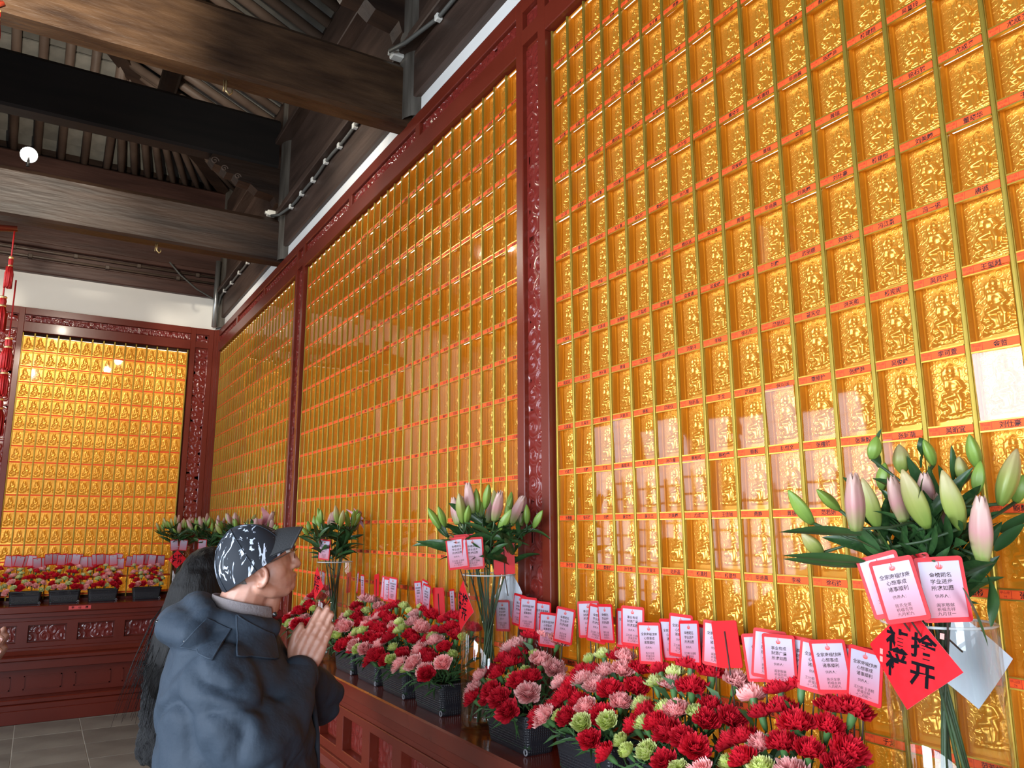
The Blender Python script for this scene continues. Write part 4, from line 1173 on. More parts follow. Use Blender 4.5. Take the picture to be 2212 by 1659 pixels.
def bunch(where, cx, cy, rad, rim_z, n, seed, spread=.17, hmin=.10, hmax=.25, kinds='gggyypp', nl=6, lim=-.028, fl=0):
    rnd = random.Random(seed); made = []
    for i in range(n):
        a = 2*PI*(i+.4*rnd.random())/n*1.0; q = (.35+.65*((i*7 % n)/n))
        foot = Vector((cx-math.cos(a+.5)*rad*.72*q, cy-math.sin(a+.5)*rad*.72*q, LZ+.03))
        rim = Vector((cx+math.cos(a)*rad*.72*q, cy+math.sin(a)*rad*.72*q, rim_z))
        hgt = hmin+(hmax-hmin)*(1-.55*q)*rnd.uniform(.75, 1.15)
        top = inside(Vector((cx+math.cos(a)*spread*q*.8, cy+math.sin(a)*spread*q, rim_z+hgt)), lim)
        od = Vector((math.cos(a), math.sin(a), 0))
        buds = []
        for k in range(rnd.choice((2, 2, 3))):
            kd = rnd.choice(kinds)
            if fl and i < fl and k == 0: kd = 'f'
            a2 = a+rnd.uniform(-1.4, 1.4)
            dv = (Vector((math.cos(a2), math.sin(a2), 0))*rnd.uniform(.1, .75)*(.3+q)+Vector((0, 0, 1))).normalized()
            bs = inside(top+Vector((math.cos(a2), math.sin(a2), 0))*rnd.uniform(.012, .04)+Vector((0, 0, rnd.uniform(.0, .035))), lim)
            L = {'g': rnd.uniform(.06, .095), 'y': rnd.uniform(.09, .115), 'p': rnd.uniform(.095, .115), 'f': .085}[kd]
            if kd == 'f': dv = (od*1.2+Vector((0, 0, .7))).normalized(); bs = bs+od*.02
            buds.append((kd, bs, inside(bs+dv*L, lim+.01)))
        leaves = []
        for k in range(nl):
            t = rnd.uniform(.05, .95); a2 = a+rnd.uniform(-2.2, 2.2)
            bs = rim.lerp(top, t)
            dv = Vector((math.cos(a2), math.sin(a2), rnd.uniform(.1, 1.0)))
            L = rnd.uniform(.09, .155)
            if bs.x+dv.normalized().x*L > lim: dv.x = -abs(dv.x)
            leaves.append((bs, dv, L, rnd.uniform(0, .99)))
        made.append((top.dot(rt), lily_stalk('lily', 'lilies in the %s' % where, foot, rim, top, buds, leaves, rnd)))
    number_lilies(made, where)

# the big vase at the right
VR = (-.128, -1.415); RR = .098; RIM = 1.487
vase('biggest glass cylinder vase of lilies, at the right', *VR, RR, RIM)
rnd = random.Random(9)
allb = [(k, inside(a), inside(b_)) for (a, b_, k) in BUDS_R]
order = list(range(len(allb)))
groups_ = [order[i::10] for i in range(10)]; made = []
used = 0
lv = [[inside(p) for p in l] for l in LEAVES_R]
for gi, g in enumerate(groups_):
    cen = sum((allb[i][1] for i in g), Vector())/len(g)
    buds = [allb[i] for i in sorted(g)][:2]
    cen = sum((q[1] for q in buds), Vector())/len(buds)
    a = math.atan2(cen.y-VR[1], cen.x-VR[0]) + (0 if (cen-Vector((*VR, cen.z))).length > .02 else gi)
    q = min(1, (cen.xy-Vector(VR)).length/.16)
    rim = Vector((VR[0]+math.cos(a)*RR*.55*q, VR[1]+math.sin(a)*RR*.55*q, RIM))
    foot = Vector((VR[0]-math.cos(a)*RR*.5+rnd.uniform(-.02, .02), VR[1]-math.sin(a)*RR*.5+rnd.uniform(-.02, .02), LZ+.03))
    top = cen-Vector((0, 0, .035))
    leaves = []
    for k in range(17):
        t = rnd.uniform(.05, 1.0); a2 = rnd.uniform(0, 6.28)
        dv = Vector((math.cos(a2), math.sin(a2), rnd.uniform(.2, 1.4))); L = rnd.uniform(.08, .13)
        bs = rim.lerp(top, t)
        if bs.x+dv.normalized().x*L > -.03: dv.x = -abs(dv.x)*.4
        leaves.append((bs, dv, L, rnd.uniform(0, .6)))
    o = lily_stalk('large-budded lily stalk in the big vase at the right', 'lilies in the big vase at the right', foot, rim, top, buds, leaves, rnd)
    made.append((top.dot(rt), o))
    inv = Matrix.Translation(-foot)
    for l in lv[gi::10]:
        b = MB(); leaf_curve(b, l, .0125, -.8); lo = b.build('leaf', M_leaf, o); lo.matrix_local = inv
number_lilies(made, 'big vase at the right')
dcam = (Vector((CAM.x, CAM.y))-Vector(VR)).normalized(); left = Vector((-rt.x, -rt.y)).normalized()
def towards(cx, cy, deg):
    dc = (Vector((CAM.x, CAM.y))-Vector((cx, cy))).normalized(); lf = Vector((dc.y, -dc.x))
    if lf.dot(left) < 0: lf = -lf
    return dc*math.cos(R(deg))+lf*math.sin(R(deg))
diamond('large red diamond paper with brush characters on the big vase', *VR, RR, 1.432, towards(*VR, 30))
diamond('white back of a diamond paper on the far side of the big vase', *VR, RR, 1.412, towards(*VR, 205), bend=0, letters=False)
cr_ = [((-.232, -1.492, 1.556), 8, 0, 'front prayer card facing the camera in the big lily bunch'), ((-.272, -1.437, 1.553), -18, 0, 'slanting prayer card left in the big lily bunch'), ((-.266, -1.408, 1.560), -20, 0, 'half hidden leftmost prayer card in the big lily bunch'),
       ((-.212, -1.434, 1.556), -24, 0, 'prayer card half hidden behind the slanting one in the big lilies'), ((-.165, -1.425, 1.562), -4, 0, 'prayer card peeping out behind the front one in the big lilies'), ((-.135, -1.40, 1.572), 0, 1, 'red card back rearmost in the big lily bunch')]
for i, (p, yw, red, lab) in enumerate(cr_):
    face = math.atan2(CAM.y-p[1], CAM.x-p[0])+PI/2
    card(lab, 'prayer cards among the lilies', p, face+R(yw), (-4, -12, -16, -14, 3, 2)[i], red, 41+i, stick=2)

# middle, left and corner vases
VM = (-.165, .222)
vase('glass cylinder vase of lilies in front of the near carved post', *VM, .098, 1.497)
bunch('vase before the near carved post', *VM, .098, 1.497, 12, 21, .19, .07, .22, 'gggypp', 9)
diamond('red diamond paper on the left side of the middle vase', *VM, .098, 1.39, towards(*VM, 68))
diamond('white back of a diamond paper in the middle vase', *VM, .098, 1.42, towards(*VM, 235), bend=0, letters=False)
for i, (dx, yw, rl, red, lab) in enumerate(((-.055, -14, -8, 0, 'left prayer card in the middle lily bunch'), (.0, 4, -4, 0, 'right prayer card in the middle lily bunch'), (-.03, -2, 3, 1, 'red card back between two cards in the middle lilies'), (.11, 6, 2, 1, 'red card back at the right in the middle lilies'))):
    dc = towards(*VM, 0); sdv = Vector((rt.x, rt.y)).normalized()
    p = Vector((*VM, 1.575 if not red else 1.585-.03*(i == 3)))+Vector((*(dc*(.10 if not red else .06)+sdv*(dx-.055)), 0))
    card(lab, 'prayer cards among the lilies', inside(p), math.atan2(CAM.y-p.y, CAM.x-p.x)+PI/2+R(yw), rl, red, 60+i, stick=2)
VL = (-.165, 1.935)
vase('glass cylinder vase of lilies right of the man\'s face', *VL, .098, 1.482)
bunch('vase right of the man\'s face', *VL, .098, 1.482, 9, 22, .20, .07, .23, 'gggypp', 9, fl=1)
diamond('red diamond paper on the vase right of the man\'s face', *VL, .098, 1.37, towards(*VL, 70))
p = Vector((*VL, 1.55))+Vector((*(towards(*VL, 0)*.10-Vector((rt.x, rt.y)).normalized()*.06), 0))
card('prayer card in the lilies right of the man\'s face', 'prayer cards among the lilies', p, math.atan2(CAM.y-p.y, CAM.x-p.x)+PI/2-.7, 6, 0, 70, stick=2)
for i, (c, w) in enumerate((((-.31, 6.40), 'vase at the end wall'), ((-.165, 5.53), 'vase behind the long black hair'), ((-.165, 4.1), 'vase behind the cap'))):
    vase('glass cylinder '+w, *c, .098, 1.485)
    bunch(w, *c, .098, 1.485, 13, 30+i, .27, .06, .22, 'gggypp', 9, lim=-.03, fl=(1 if i == 2 else 0))
V1 = (-.31, 6.40)
diamond('small red diamond paper on the end-wall vase', *V1, .098, 1.36, towards(*V1, 12), roll=0)
for i, (dx, z, lab) in enumerate(((-.06, 1.50, 'left'), (.03, 1.50, 'right'))):
    p = Vector((*V1, z))+Vector((*(towards(*V1, 0)*.11+Vector((rt.x, rt.y)).normalized()*dx), 0))
    card('%s prayer card among the end-wall lilies' % lab, 'prayer cards among the lilies', p, math.atan2(CAM.y-p.y, CAM.x-p.x)+PI/2, -6+12*i, 0, 80+i, letters=False, stick=2)
p = Vector((-.26, 5.45, 1.51)); card('prayer card in the lilies behind the long black hair', 'prayer cards among the lilies', p, math.atan2(CAM.y-p.y, CAM.x-p.x)+PI/2, 0, 0, 83, letters=False, stick=2)
# paper place sign on the end-wall ledge
root = empty('place_sign', (-1.170, 6.2565, .938), 0, 'red paper place sign with three characters on the end-wall ledge', 'paper sign')
b = MB(); b.box((-.092, -.0015, -.0165), (.092, 0, .0165), 0); b.build('paper', mat('salmon_paper', (.85, .10, .09), .5), root)
for k, ch in enumerate('甲山座'): obj('character', text_mesh(ch, .024, M_calli, bold=.0006), root, (-.058+.058*k, -.0022, 0))
# ------------------------------------------------------------------ people
from mathutils import noise as mnoise
def prim_ell(b, c, r, rot=None, n=20, m=14):
    M = Matrix.Translation(c) @ (Euler(rot).to_matrix().to_4x4() if rot else Matrix()) @ Matrix.Diagonal((*r, 1))
    v = [(0, 0, -1)]; f = []
    for j in range(1, m):
        ph = PI*j/m-PI/2
        for k in range(n):
            a = 2*PI*k/n; v.append((math.cos(ph)*math.cos(a), math.cos(ph)*math.sin(a), math.sin(ph)))
    v.append((0, 0, 1))
    for k in range(n): f.append((0, 1+(k+1) % n, 1+k))
    for j in range(m-2):
        for k in range(n): f.append((1+j*n+k, 1+j*n+(k+1) % n, 1+(j+1)*n+(k+1) % n, 1+(j+1)*n+k))
    t = len(v)-1
    for k in range(n): f.append((t, 1+(m-2)*n+k, 1+(m-2)*n+(k+1) % n))
    b.add(v, f, 0, True, M)
def prim_limb(b, pts, rads, n=16, flat=1.0):
    """tapered limb through joints with round ends"""
    P = [Vector(p) for p in pts]; Q = []; Rr = []
    for i in range(len(P)-1):
        k = 6
        for j in range(k):
            t = j/k; Q.append(P[i].lerp(P[i+1], t)); Rr.append(rads[i]+(rads[i+1]-rads[i])*t)
    Q.append(P[-1]); Rr.append(rads[-1])
    d0 = (Q[0]-Q[1]).normalized(); d1 = (Q[-1]-Q[-2]).normalized()
    pre = [(Q[0]+d0*Rr[0]*math.sin(a), Rr[0]*math.cos(a)) for a in (1.45, 1.1, .7, .35)]
    post = [(Q[-1]+d1*Rr[-1]*math.sin(a), Rr[-1]*math.cos(a)) for a in (.35, .7, 1.1, 1.45)]
    Q = [p for p, _ in pre]+Q+[p for p, _ in post]; Rr = [r for _, r in pre]+Rr+[r for _, r in post]
    b.tube(Q, Rr, n, 0, True, flat=flat)
def prim_loft(b, secs, n=36):
    """secs: (z, ca, ra, rw[, cw]) ellipses stacked upwards"""
    v = []; f = []
    S2 = []
    for i in range(len(secs)-1):
        for j in range(4):
            t = j/4; S2.append([p+(q-p)*t for p, q in zip(secs[i], secs[i+1])])
    S2.append(list(secs[-1]))
    for s in S2:
        for k in range(n):
            a = 2*PI*k/n; ca, sa = math.cos(a), math.sin(a)
            e = .85
            v.append((s[1]+s[2]*math.copysign(abs(ca)**e, ca), (s[4] if len(s) > 4 else 0)+s[3]*math.copysign(abs(sa)**e, sa), s[0]))
    for i in range(len(S2)-1):
        for k in range(n): f.append((i*n+k, i*n+(k+1) % n, (i+1)*n+(k+1) % n, (i+1)*n+k))
    f.append(tuple(range(n))[::-1]); f.append(tuple((len(S2)-1)*n+k for k in range(n)))
    b.add(v, f, 0, True)
def remesh(b, name, voxel, smooth_it, material, disp=None, smooth_f=.5):
    me = b.mesh(name+'_raw', [material])
    bmx = bmesh.new(); bmx.from_mesh(me); bmesh.ops.recalc_face_normals(bmx, faces=bmx.faces); bmx.to_mesh(me); bmx.free()
    o = bpy.data.objects.new('remesh_tmp', me); col.objects.link(o)
    md = o.modifiers.new('r', 'REMESH'); md.mode = 'VOXEL'; md.voxel_size = voxel; md.use_smooth_shade = True
    if smooth_it:
        s = o.modifiers.new('s', 'SMOOTH'); s.factor = smooth_f; s.iterations = smooth_it
    dg = bpy.context.evaluated_depsgraph_get()
    out = bpy.data.meshes.new_from_object(o.evaluated_get(dg)); out.name = name
    bpy.data.objects.remove(o); bpy.data.meshes.remove(me)
    out.materials.clear(); out.materials.append(material)
    if disp:
        n = len(out.vertices); co = np.empty(n*3); nr = np.empty(n*3)
        out.vertices.foreach_get('co', co); out.vertices.foreach_get('normal', nr)
        co = co.reshape(-1, 3); nr = nr.reshape(-1, 3)
        d = np.array([disp(Vector(p), Vector(q)) for p, q in zip(co, nr)])
        co += nr*d[:, None]; out.vertices.foreach_set('co', co.ravel()); out.update()
    return out

def skin_mat():
    m, nt, b = new_mat('skin')
    b.inputs['Roughness'].default_value = .45
    b.inputs['Subsurface Weight'].default_value = .12; b.inputs['Subsurface Radius'].default_value = (1, .35, .2); b.inputs['Subsurface Scale'].default_value = .006
    tc = nt.nodes.new('ShaderNodeTexCoord'); n = nt.nodes.new('ShaderNodeTexNoise'); n.inputs['Scale'].default_value = 22; n.inputs['Detail'].default_value = 6
    lnk(nt, tc.outputs['Object'], n.inputs['Vector'])
    cr = nt.nodes.new('ShaderNodeValToRGB'); e = cr.color_ramp.elements
    e[0].position = .35; e[0].color = (.42, .19, .125, 1); e[1].position = .68; e[1].color = (.55, .285, .205, 1)
    lnk(nt, n.outputs[0], cr.inputs[0]); lnk(nt, cr.outputs[0], b.inputs['Base Color'])
    n2 = nt.nodes.new('ShaderNodeTexNoise'); n2.inputs['Scale'].default_value = 160; lnk(nt, tc.outputs['Object'], n2.inputs['Vector'])
    bp = nt.nodes.new('ShaderNodeBump'); bp.inputs['Strength'].default_value = .12; bp.inputs['Distance'].default_value = .002; lnk(nt, n2.outputs[0], bp.inputs['Height']); lnk(nt, bp.outputs[0], b.inputs['Normal'])
    return m
M_skin = skin_mat()
M_nail = mat('finger_nail', (.58, .30, .25), .4)
def hand(b, wrist, hd, wd, nz, side=1, curl=.0):
    """wrist position, hd finger direction, wd towards the little finger, nz out of the back of the hand"""
    wrist, hd, wd, nz = Vector(wrist), Vector(hd).normalized(), Vector(wd).normalized(), Vector(nz).normalized()
    def P(x, y, z=0): return wrist+hd*x+wd*y+nz*z
    prim_limb(b, [P(-.04, 0), P(.01, 0)], [.026, .027])
    for (y, x1) in ((-.026, .088), (-.009, .092), (.009, .088), (.025, .080)):
        prim_limb(b, [P(.015, y*.75), P(.05, y*.95, .003), P(x1, y, .003)], [.0165, .0155, .0115], 12)
    tips = []
    for (y, x0, L, r, sp) in ((-.0255, .084, .070, .0088, .001), (-.0080, .090, .077, .0092, .001), (.0095, .086, .071, .0088, .000), (.0255, .077, .056, .0078, -.001)):
        a, m_, c = P(x0, y, .003), P(x0+L*.48, y+sp*.5, .0045-curl*.004), P(x0+L, y+sp, .001-curl*.012)
        prim_limb(b, [a, m_, c], [r*1.12, r*1.0, r*.80], 12)
        prim_ell(b, P(x0, y, .006), (.010,)*3, n=10, m=8)
        prim_ell(b, m_+nz*.002, (r*1.06,)*3, n=10, m=8)
        tips.append((c, r))
    prim_limb(b, [P(.012, -.022, -.004), P(.045, -.043, -.005), P(.078, -.050, -.004), P(.100, -.047, -.003)], [.016, .0135, .0108, .0085], 12)
    return [(c-hd*.004+nz*r*.62, r) for c, r in tips]
def nails(parent, lst, hd, nz, name='fingernail'):
    hd, nz = Vector(hd).normalized(), Vector(nz).normalized(); sd = hd.cross(nz)
    for (c, r) in lst:
        b = MB(); q = Matrix((sd, hd, nz)).transposed().to_4x4()
        prim_ell(b, c, (r*.62, r*.85, r*.22)); 
        bb_ = MB(); v = [(Vector(c)+sd*x*r*.48+hd*y*r*.65+nz*(.18*r*(1-x*x))) for (x, y) in ((-1, -.8), (0, -1), (1, -.8), (1, .5), (.5, 1), (-.5, 1), (-1, .5))]
        bb_.add([tuple(p) for p in v], [tuple(range(7))], 0, True); bb_.build(name, M_nail, parent)

fman = Vector((.961, -.277, 0)).normalized()
MAN_O = (-1.090, -.185, 0); MAN_RZ = math.atan2(fman.y, fman.x)
man = empty('person', MAN_O, MAN_RZ, 'man in dark blue padded coat and patterned cap, praying with hands together', 'person')
HD = Vector((.42, 0, .91)).normalized(); WD = Vector((.91, 0, -.42)).normalized()
b = MB()
# head, tilted back to look up
prim_ell(b, (-.004, 0, 1.578), (.082, .074, .078), (0, R(-14), 0))
prim_ell(b, (.030, 0, 1.570), (.062, .064, .070), (0, R(-12), 0))
prim_ell(b, (.052, 0, 1.532), (.050, .056, .046), (0, R(-10), 0))
prim_ell(b, (.082, 0, 1.518), (.023, .026, .020))
prim_limb(b, [(.020, -.050, 1.518), (.047, -.041, 1.506), (.076, -.018, 1.507)], [.020, .019, .018], 12)
prim_limb(b, [(.020, .050, 1.518), (.047, .041, 1.506), (.076, .018, 1.507)], [.020, .019, .018], 12)
prim_ell(b, (.046, -.036, 1.552), (.036, .026, .038)); prim_ell(b, (.046, .036, 1.552), (.036, .026, .038))
prim_limb(b, [(.084, 0, 1.610), (.094, 0, 1.590), (.104, 0, 1.572)], [.0085, .0095, .0125], 12)
for s in (-1, 1):
    prim_ell(b, (.096, s*.011, 1.567), (.010, .0085, .008))
    prim_limb(b, [(.076, s*.016, 1.622), (.072, s*.040, 1.624)], [.010, .010], 10)
    prim_ell(b, (.068, s*.031, 1.607), (.014, .015, .012))
prim_limb(b, [(.094, -.017, 1.5415), (.1005, 0, 1.5445), (.094, .017, 1.5415)], [.0052, .0066, .0052], 10)
prim_limb(b, [(.092, -.015, 1.5325), (.0985, 0, 1.5310), (.092, .015, 1.5325)], [.0058, .0072, .0058], 10)
for s in (-1, 1):       # ears: rim, lobe, bowl
    pts = []
    for k in range(11):
        a = R(-105+27*k); pts.append((.019+.0150*math.cos(a)+.002*k/10, s*(.0735+.006*math.sin(k/10*PI)), 1.543+.0230*math.sin(a)))
    prim_limb(b, pts, [.0055]*8+[.0052, .005, .0045], 8)
    prim_ell(b, (.023, s*.069, 1.522), (.009, .007, .009)); prim_ell(b, (.021, s*.066, 1.543), (.013, .008, .020))
    prim_limb(b, [(.025, s*.075, 1.534), (.017, s*.076, 1.550)], [.0042, .004], 8)
prim_limb(b, [(-.050, 0, 1.40), (-.024, 0, 1.47), (.000, 0, 1.535)], [.072, .062, .059])
prim_limb(b, [(.028, 0, 1.44), (.046, 0, 1.505)], [.035, .028])
# trunk, arms inside the coat, legs
prim_loft(b, [(.86, -.02, .11, .16), (1.05, -.02, .115, .155), (1.23, -.03, .115, .16), (1.33, -.045, .09, .14), (1.42, -.04, .06, .07)])
prim_limb(b, [(-.05, -.16, 1.31), (.04, -.225, 1.17), (.128, -.026, 1.31)], [.045, .036, .026])
prim_limb(b, [(-.05, .16, 1.31), (.17, .20, 1.19), (.128, .026, 1.31)], [.045, .036, .026])
for s in (-1, 1): prim_limb(b, [(-.02, s*.09, .88), (-.01, s*.10, .48), (-.02, s*.10, .09), (.09, s*.11, .05)], [.085, .06, .042, .038])
nl = hand(b, (.124, -.0225, 1.303), HD, WD, (0, -1, 0))
hand(b, (.124, .0225, 1.303), HD, WD, (0, 1, 0))
obj('body', remesh(b, 'body', .0033, 3, M_skin, smooth_f=.45), man)
nails(man, nl, HD, (0, -1, 0))
# eyes, brows
M_eye = mat('eye_white', (.75, .72, .68), .2); M_hairm = mat('grey_stubble_hair', (.10, .095, .09), .7, c2=(.20, .19, .18), scale=120)
for s in (-1, 1):
    b = MB(); prim_ell(b, (.0795, s*.031, 1.6055), (.0095, .0115, .0065)); b.build('eye', M_eye, man)
    b = MB(); prim_limb(b, [(.089, s*.016, 1.628), (.086, s*.034, 1.631), (.074, s*.047, 1.624)], [.003, .0034, .002], 6); b.build('eyebrow', M_hairm, man)
b = MB()
prim_ell(b, (-.0045, 0, 1.576), (.0840, .0760, .0795), (0, R(-14), 0), 40, 30)
me = b.mesh('short_hair', [M_hairm]); bm2 = bmesh.new(); bm2.from_mesh(me)
bmesh.ops.delete(bm2, geom=[v for v in bm2.verts if v.co.x > -.012 or v.co.z > 1.545 or v.co.x < -.078], context='VERTS'); bm2.to_mesh(me); bm2.free()
obj('short_hair', me, man)
# cap
def cap_mat():
    m, nt, b = new_mat('printed_cap_cloth'); b.inputs['Roughness'].default_value = .75
    tc = nt.nodes.new('ShaderNodeTexCoord'); mp = nt.nodes.new('ShaderNodeMapping'); mp.inputs['Rotation'].default_value = (0, R(-38), 0); mp.inputs['Scale'].default_value = (34, 34, 11)
    lnk(nt, tc.outputs['Object'], mp.inputs[0])
    n = nt.nodes.new('ShaderNodeTexNoise'); n.inputs['Scale'].default_value = 1.0; n.inputs['Detail'].default_value = 3; n.inputs['Distortion'].default_value = 1.6; n.inputs['Roughness'].default_value = .6
    lnk(nt, mp.outputs[0], n.inputs['Vector'])
    cr = nt.nodes.new('ShaderNodeValToRGB'); cr.color_ramp.interpolation = 'LINEAR'; e = cr.color_ramp.elements
    e[0].position = .57; e[0].color = (.008, .012, .020, 1); e[1].position = .595; e[1].color = (.62, .70, .85, 1)
    lnk(nt, n.outputs[0], cr.inputs[0]); lnk(nt, cr.outputs[0], b.inputs['Base Color'])
    return m
M_cap = cap_mat(); M_brim = mat('charcoal_cap_brim', (.040, .043, .047), .7, bump=.15, bscale=300)
E1 = Vector((.812, 0, .584)); NN = Vector((-.584, 0, .812)); BC = Vector((.006, 0, 1.563))
b = MB()
def capfn(i, j, off=0):
    a = 2*PI*i; ph = (j*.5)*PI
    rr = math.cos(ph)
    wr = 1+.012*math.sin(7*a)*math.sin(2*ph)+.010*math.sin(3*a+4*ph)
    return BC+E1*((.101-off)*rr*math.cos(a)*wr)+Vector((0, 1, 0))*((.0870-off)*rr*math.sin(a)*wr)+NN*((.119-off)*math.sin(ph)*wr-.006*(1-j))
b.grid(48, 16, capfn, 0, True); b.grid(48, 16, lambda i, j: capfn(i, j, .003), 0, True, flip=True)
b.build('cap_crown', M_cap, man)
cp = bpy.data.objects['cap_crown']
b = MB()
for k in range(6):
    pts = [capfn((k+.5)/6, j/10, -.001) for j in range(11)]; b.tube(pts, .0011, 4)
prim_ell(b, tuple(BC+NN*.117), (.006, .006, .004)); b.build('cap_seam', mat('cap_stitching', (.02, .03, .045), .8), man)
b = MB()
def brim(i, j, dz=0):
    s = (i-.5)*2; t = j
    base = Vector((.050-.028*s*s, .081*s, 1.6610-.076*s*s))
    out = Vector((.064+.004*s*s, -.014*s, .014+.024*s*s))
    return base+out*t+Vector((0, 0, dz-.008*t*t))
b.grid(18, 8, brim, 0, True); b.grid(18, 8, lambda i, j: brim(i, j, -.004), 0, True, flip=True)
rim = [brim(i/18, 1, -.002) for i in range(19)]; b.tube(rim, .0028, 6)
b.build('cap_brim', M_brim, man)
# glasses
M_frame = mat('thin_metal_frame', (.25, .22, .20), .25, metal=.9)
root = empty('spectacles', (0, 0, 0)); root.parent = man
b = MB()
for s in (-1, 1):
    pts = [(.100-.003*abs(math.cos(a)), s*.031+.021*math.cos(a), 1.598+.0155*math.sin(a)+.004) for a in [2*PI*k/20 for k in range(21)]]
    b.tube(pts, .0011, 6)
    b.tube([(.098, s*.052, 1.607), (.090, s*.066, 1.604), (.050, s*.0735, 1.583), (.022, s*.078, 1.570), (.008, s*.077, 1.558)], .0014, 6)
b.tube([(.100, -.010, 1.606), (.104, 0, 1.609), (.100, .010, 1.606)], .0012, 6)
b.build('frame', M_frame, root)
b = MB()
for s in (-1, 1):
    b.add([(.0995, s*.031+.021*math.cos(2*PI*k/20), 1.602+.0155*math.sin(2*PI*k/20)) for k in range(20)], [tuple(range(20))], 0)
b.build('lens', M_pane, root)
# padded coat
M_coat = mat('slate_coat_cloth', (.024, .036, .054), .7, c2=(.030, .044, .064), scale=5, bump=.9, bscale=13, spec=.3)
def folds(p, n):
    d = .006*mnoise.noise(Vector((p.x*8, p.y*8, p.z*14)))+.003*mnoise.noise(p*26)
    # creases gathering at the elbows, the arm holes and the back
    for (c, ax, amp, fr, rad) in (((.045, -.24, 1.19), Vector((.55, -.2, .8)), .013, 70, .11), ((-.01, -.22, 1.27), Vector((-.35, 0, 1)), .011, 62, .11), ((-.16, -.10, 1.20), Vector((.1, 0, 1)), .010, 38, .2), ((.16, .2, 1.22), Vector((.5, 0, .8)), .012, 70, .1), ((.10, -.12, 1.26), Vector((.6, -.6, .5)), .009, 85, .09), ((.05, -.15, 1.0), Vector((.25, .1, 1)), .010, 40, .2)):
        q = p-Vector(c); w = math.exp(-(q.length/rad)**2)
        if w > .02: d += amp*w*(abs(math.sin(.5*(fr*q.dot(ax)+5*mnoise.noise(p*10))))*1.6-1.0)
    return d
b = MB()
prim_loft(b, [(.80, -.01, .165, .235), (.90, -.005, .185, .25), (1.04, -.008, .186, .252), (1.16, -.015, .184, .25), (1.26, -.03, .170, .235), (1.32, -.045, .152, .215), (1.375, -.055, .130, .170), (1.42, -.050, .105, .120), (1.445, -.045, .09, .10)])
prim_limb(b, [(-.055, -.165, 1.315), (-.02, -.212, 1.245), (.040, -.232, 1.165)], [.085, .084, .080])
prim_limb(b, [(.040, -.232, 1.165), (.085, -.15, 1.225), (.118, -.055, 1.290)], [.080, .066, .052])
prim_limb(b, [(-.055, .165, 1.315), (.05, .215, 1.25), (.17, .195, 1.195)], [.085, .082, .078])
prim_limb(b, [(.17, .195, 1.195), (.145, .11, 1.24), (.122, .055, 1.292)], [.08, .066, .052])
# collar standing round the neck and hood folded down the back
for k in range(13):
    a = R(-150+25*k); a2 = R(-150+25*(k+1))
    if k < 12:
        f1 = lambda q: (-.035+.098*math.cos(q), .104*math.sin(q), 1.432+.022*(1-math.cos(q))*.5-.018*max(0, math.cos(q)))
        if abs(math.cos((a+a2)/2)) < 2: prim_limb(b, [f1(a+PI), f1(a2+PI)], [.024, .024], 10)
prim_limb(b, [(-.125, -.120, 1.415), (-.165, -.06, 1.425), (-.175, 0, 1.43), (-.165, .06, 1.425), (-.125, .12, 1.415)], [.038, .05, .052, .05, .038], 14)
prim_limb(b, [(-.10, -.10, 1.45), (-.135, 0, 1.468), (-.10, .10, 1.45)], [.032, .042, .032], 12)
coat = obj('coat', remesh(b, 'coat', .0075, 5, M_coat, folds), man)
# cuffs, flaps, snaps, zip
b = MB(); 
for s in (-1, 1):
    ax = Vector((.10, -s*.30, .18)); 
    prim_limb(b, [(.113, s*.058, 1.287), (.121, s*.048, 1.297)], [.0535, .0525])
obj('cuff', remesh(b, 'cuff', .006, 2, M_coat), man)
from mathutils.bvhtree import BVHTree
def patch(name, poly, off=.005, n=10):
    """cloth piece lying on the near side of the coat; poly: four (a, z) corners"""
    bv = BVHTree.FromPolygons([v.co.copy() for v in coat.data.vertices], [tuple(q.vertices) for q in coat.data.polygons])
    b = MB(); cache = {}
    def fn(i, j, o=off):
        P = Vector(poly[0])*(1-i)*(1-j)+Vector(poly[1])*i*(1-j)+Vector(poly[2])*i*j+Vector(poly[3])*(1-i)*j
        loc, nr, _, _ = bv.ray_cast(Vector((P.x, -1, P.y)), Vector((0, 1, 0)))
        if loc is None: loc, nr = Vector((P.x, -.1, P.y)), Vector((0, -1, 0))
        if nr.y > 0: nr = -nr
        return loc+nr*o
    b.grid(n, n, fn, 0, True)
    edge = [fn(k/n, 0, off*.6) for k in range(n)]+[fn(1, k/n, off*.6) for k in range(n)]+[fn(1-k/n, 1, off*.6) for k in range(n)]+[fn(0, 1-k/n, off*.6) for k in range(n+1)]
    b.tube(edge, .0026, 6)
    return b.build(name, M_coat, man)
patch('hood_flap', [(-.145, 1.395), (-.068, 1.372), (-.040, 1.425), (-.095, 1.452)])
patch('coat_lapel', [(-.030, 1.455), (-.018, 1.375), (.070, 1.352), (.055, 1.405)])
M_snap = mat('dark_snap_metal', (.06, .06, .06), .25, metal=.8)
for p in ((-.135, -.148, 1.405), (-.07, -.165, 1.385), (-.213, -.045, 1.44)):
    b = MB(); prim_ell(b, p, (.0075, .006, .0055)); b.build('snap', M_snap, man)
b = MB(); b.tube([(.135, -.005, 1.32), (.150, -.008, 1.28), (.172, -.008, 1.15), (.180, -.008, 1.0), (.172, -.006, .82)], .010, 6); b.build('front_placket', M_coat, man)
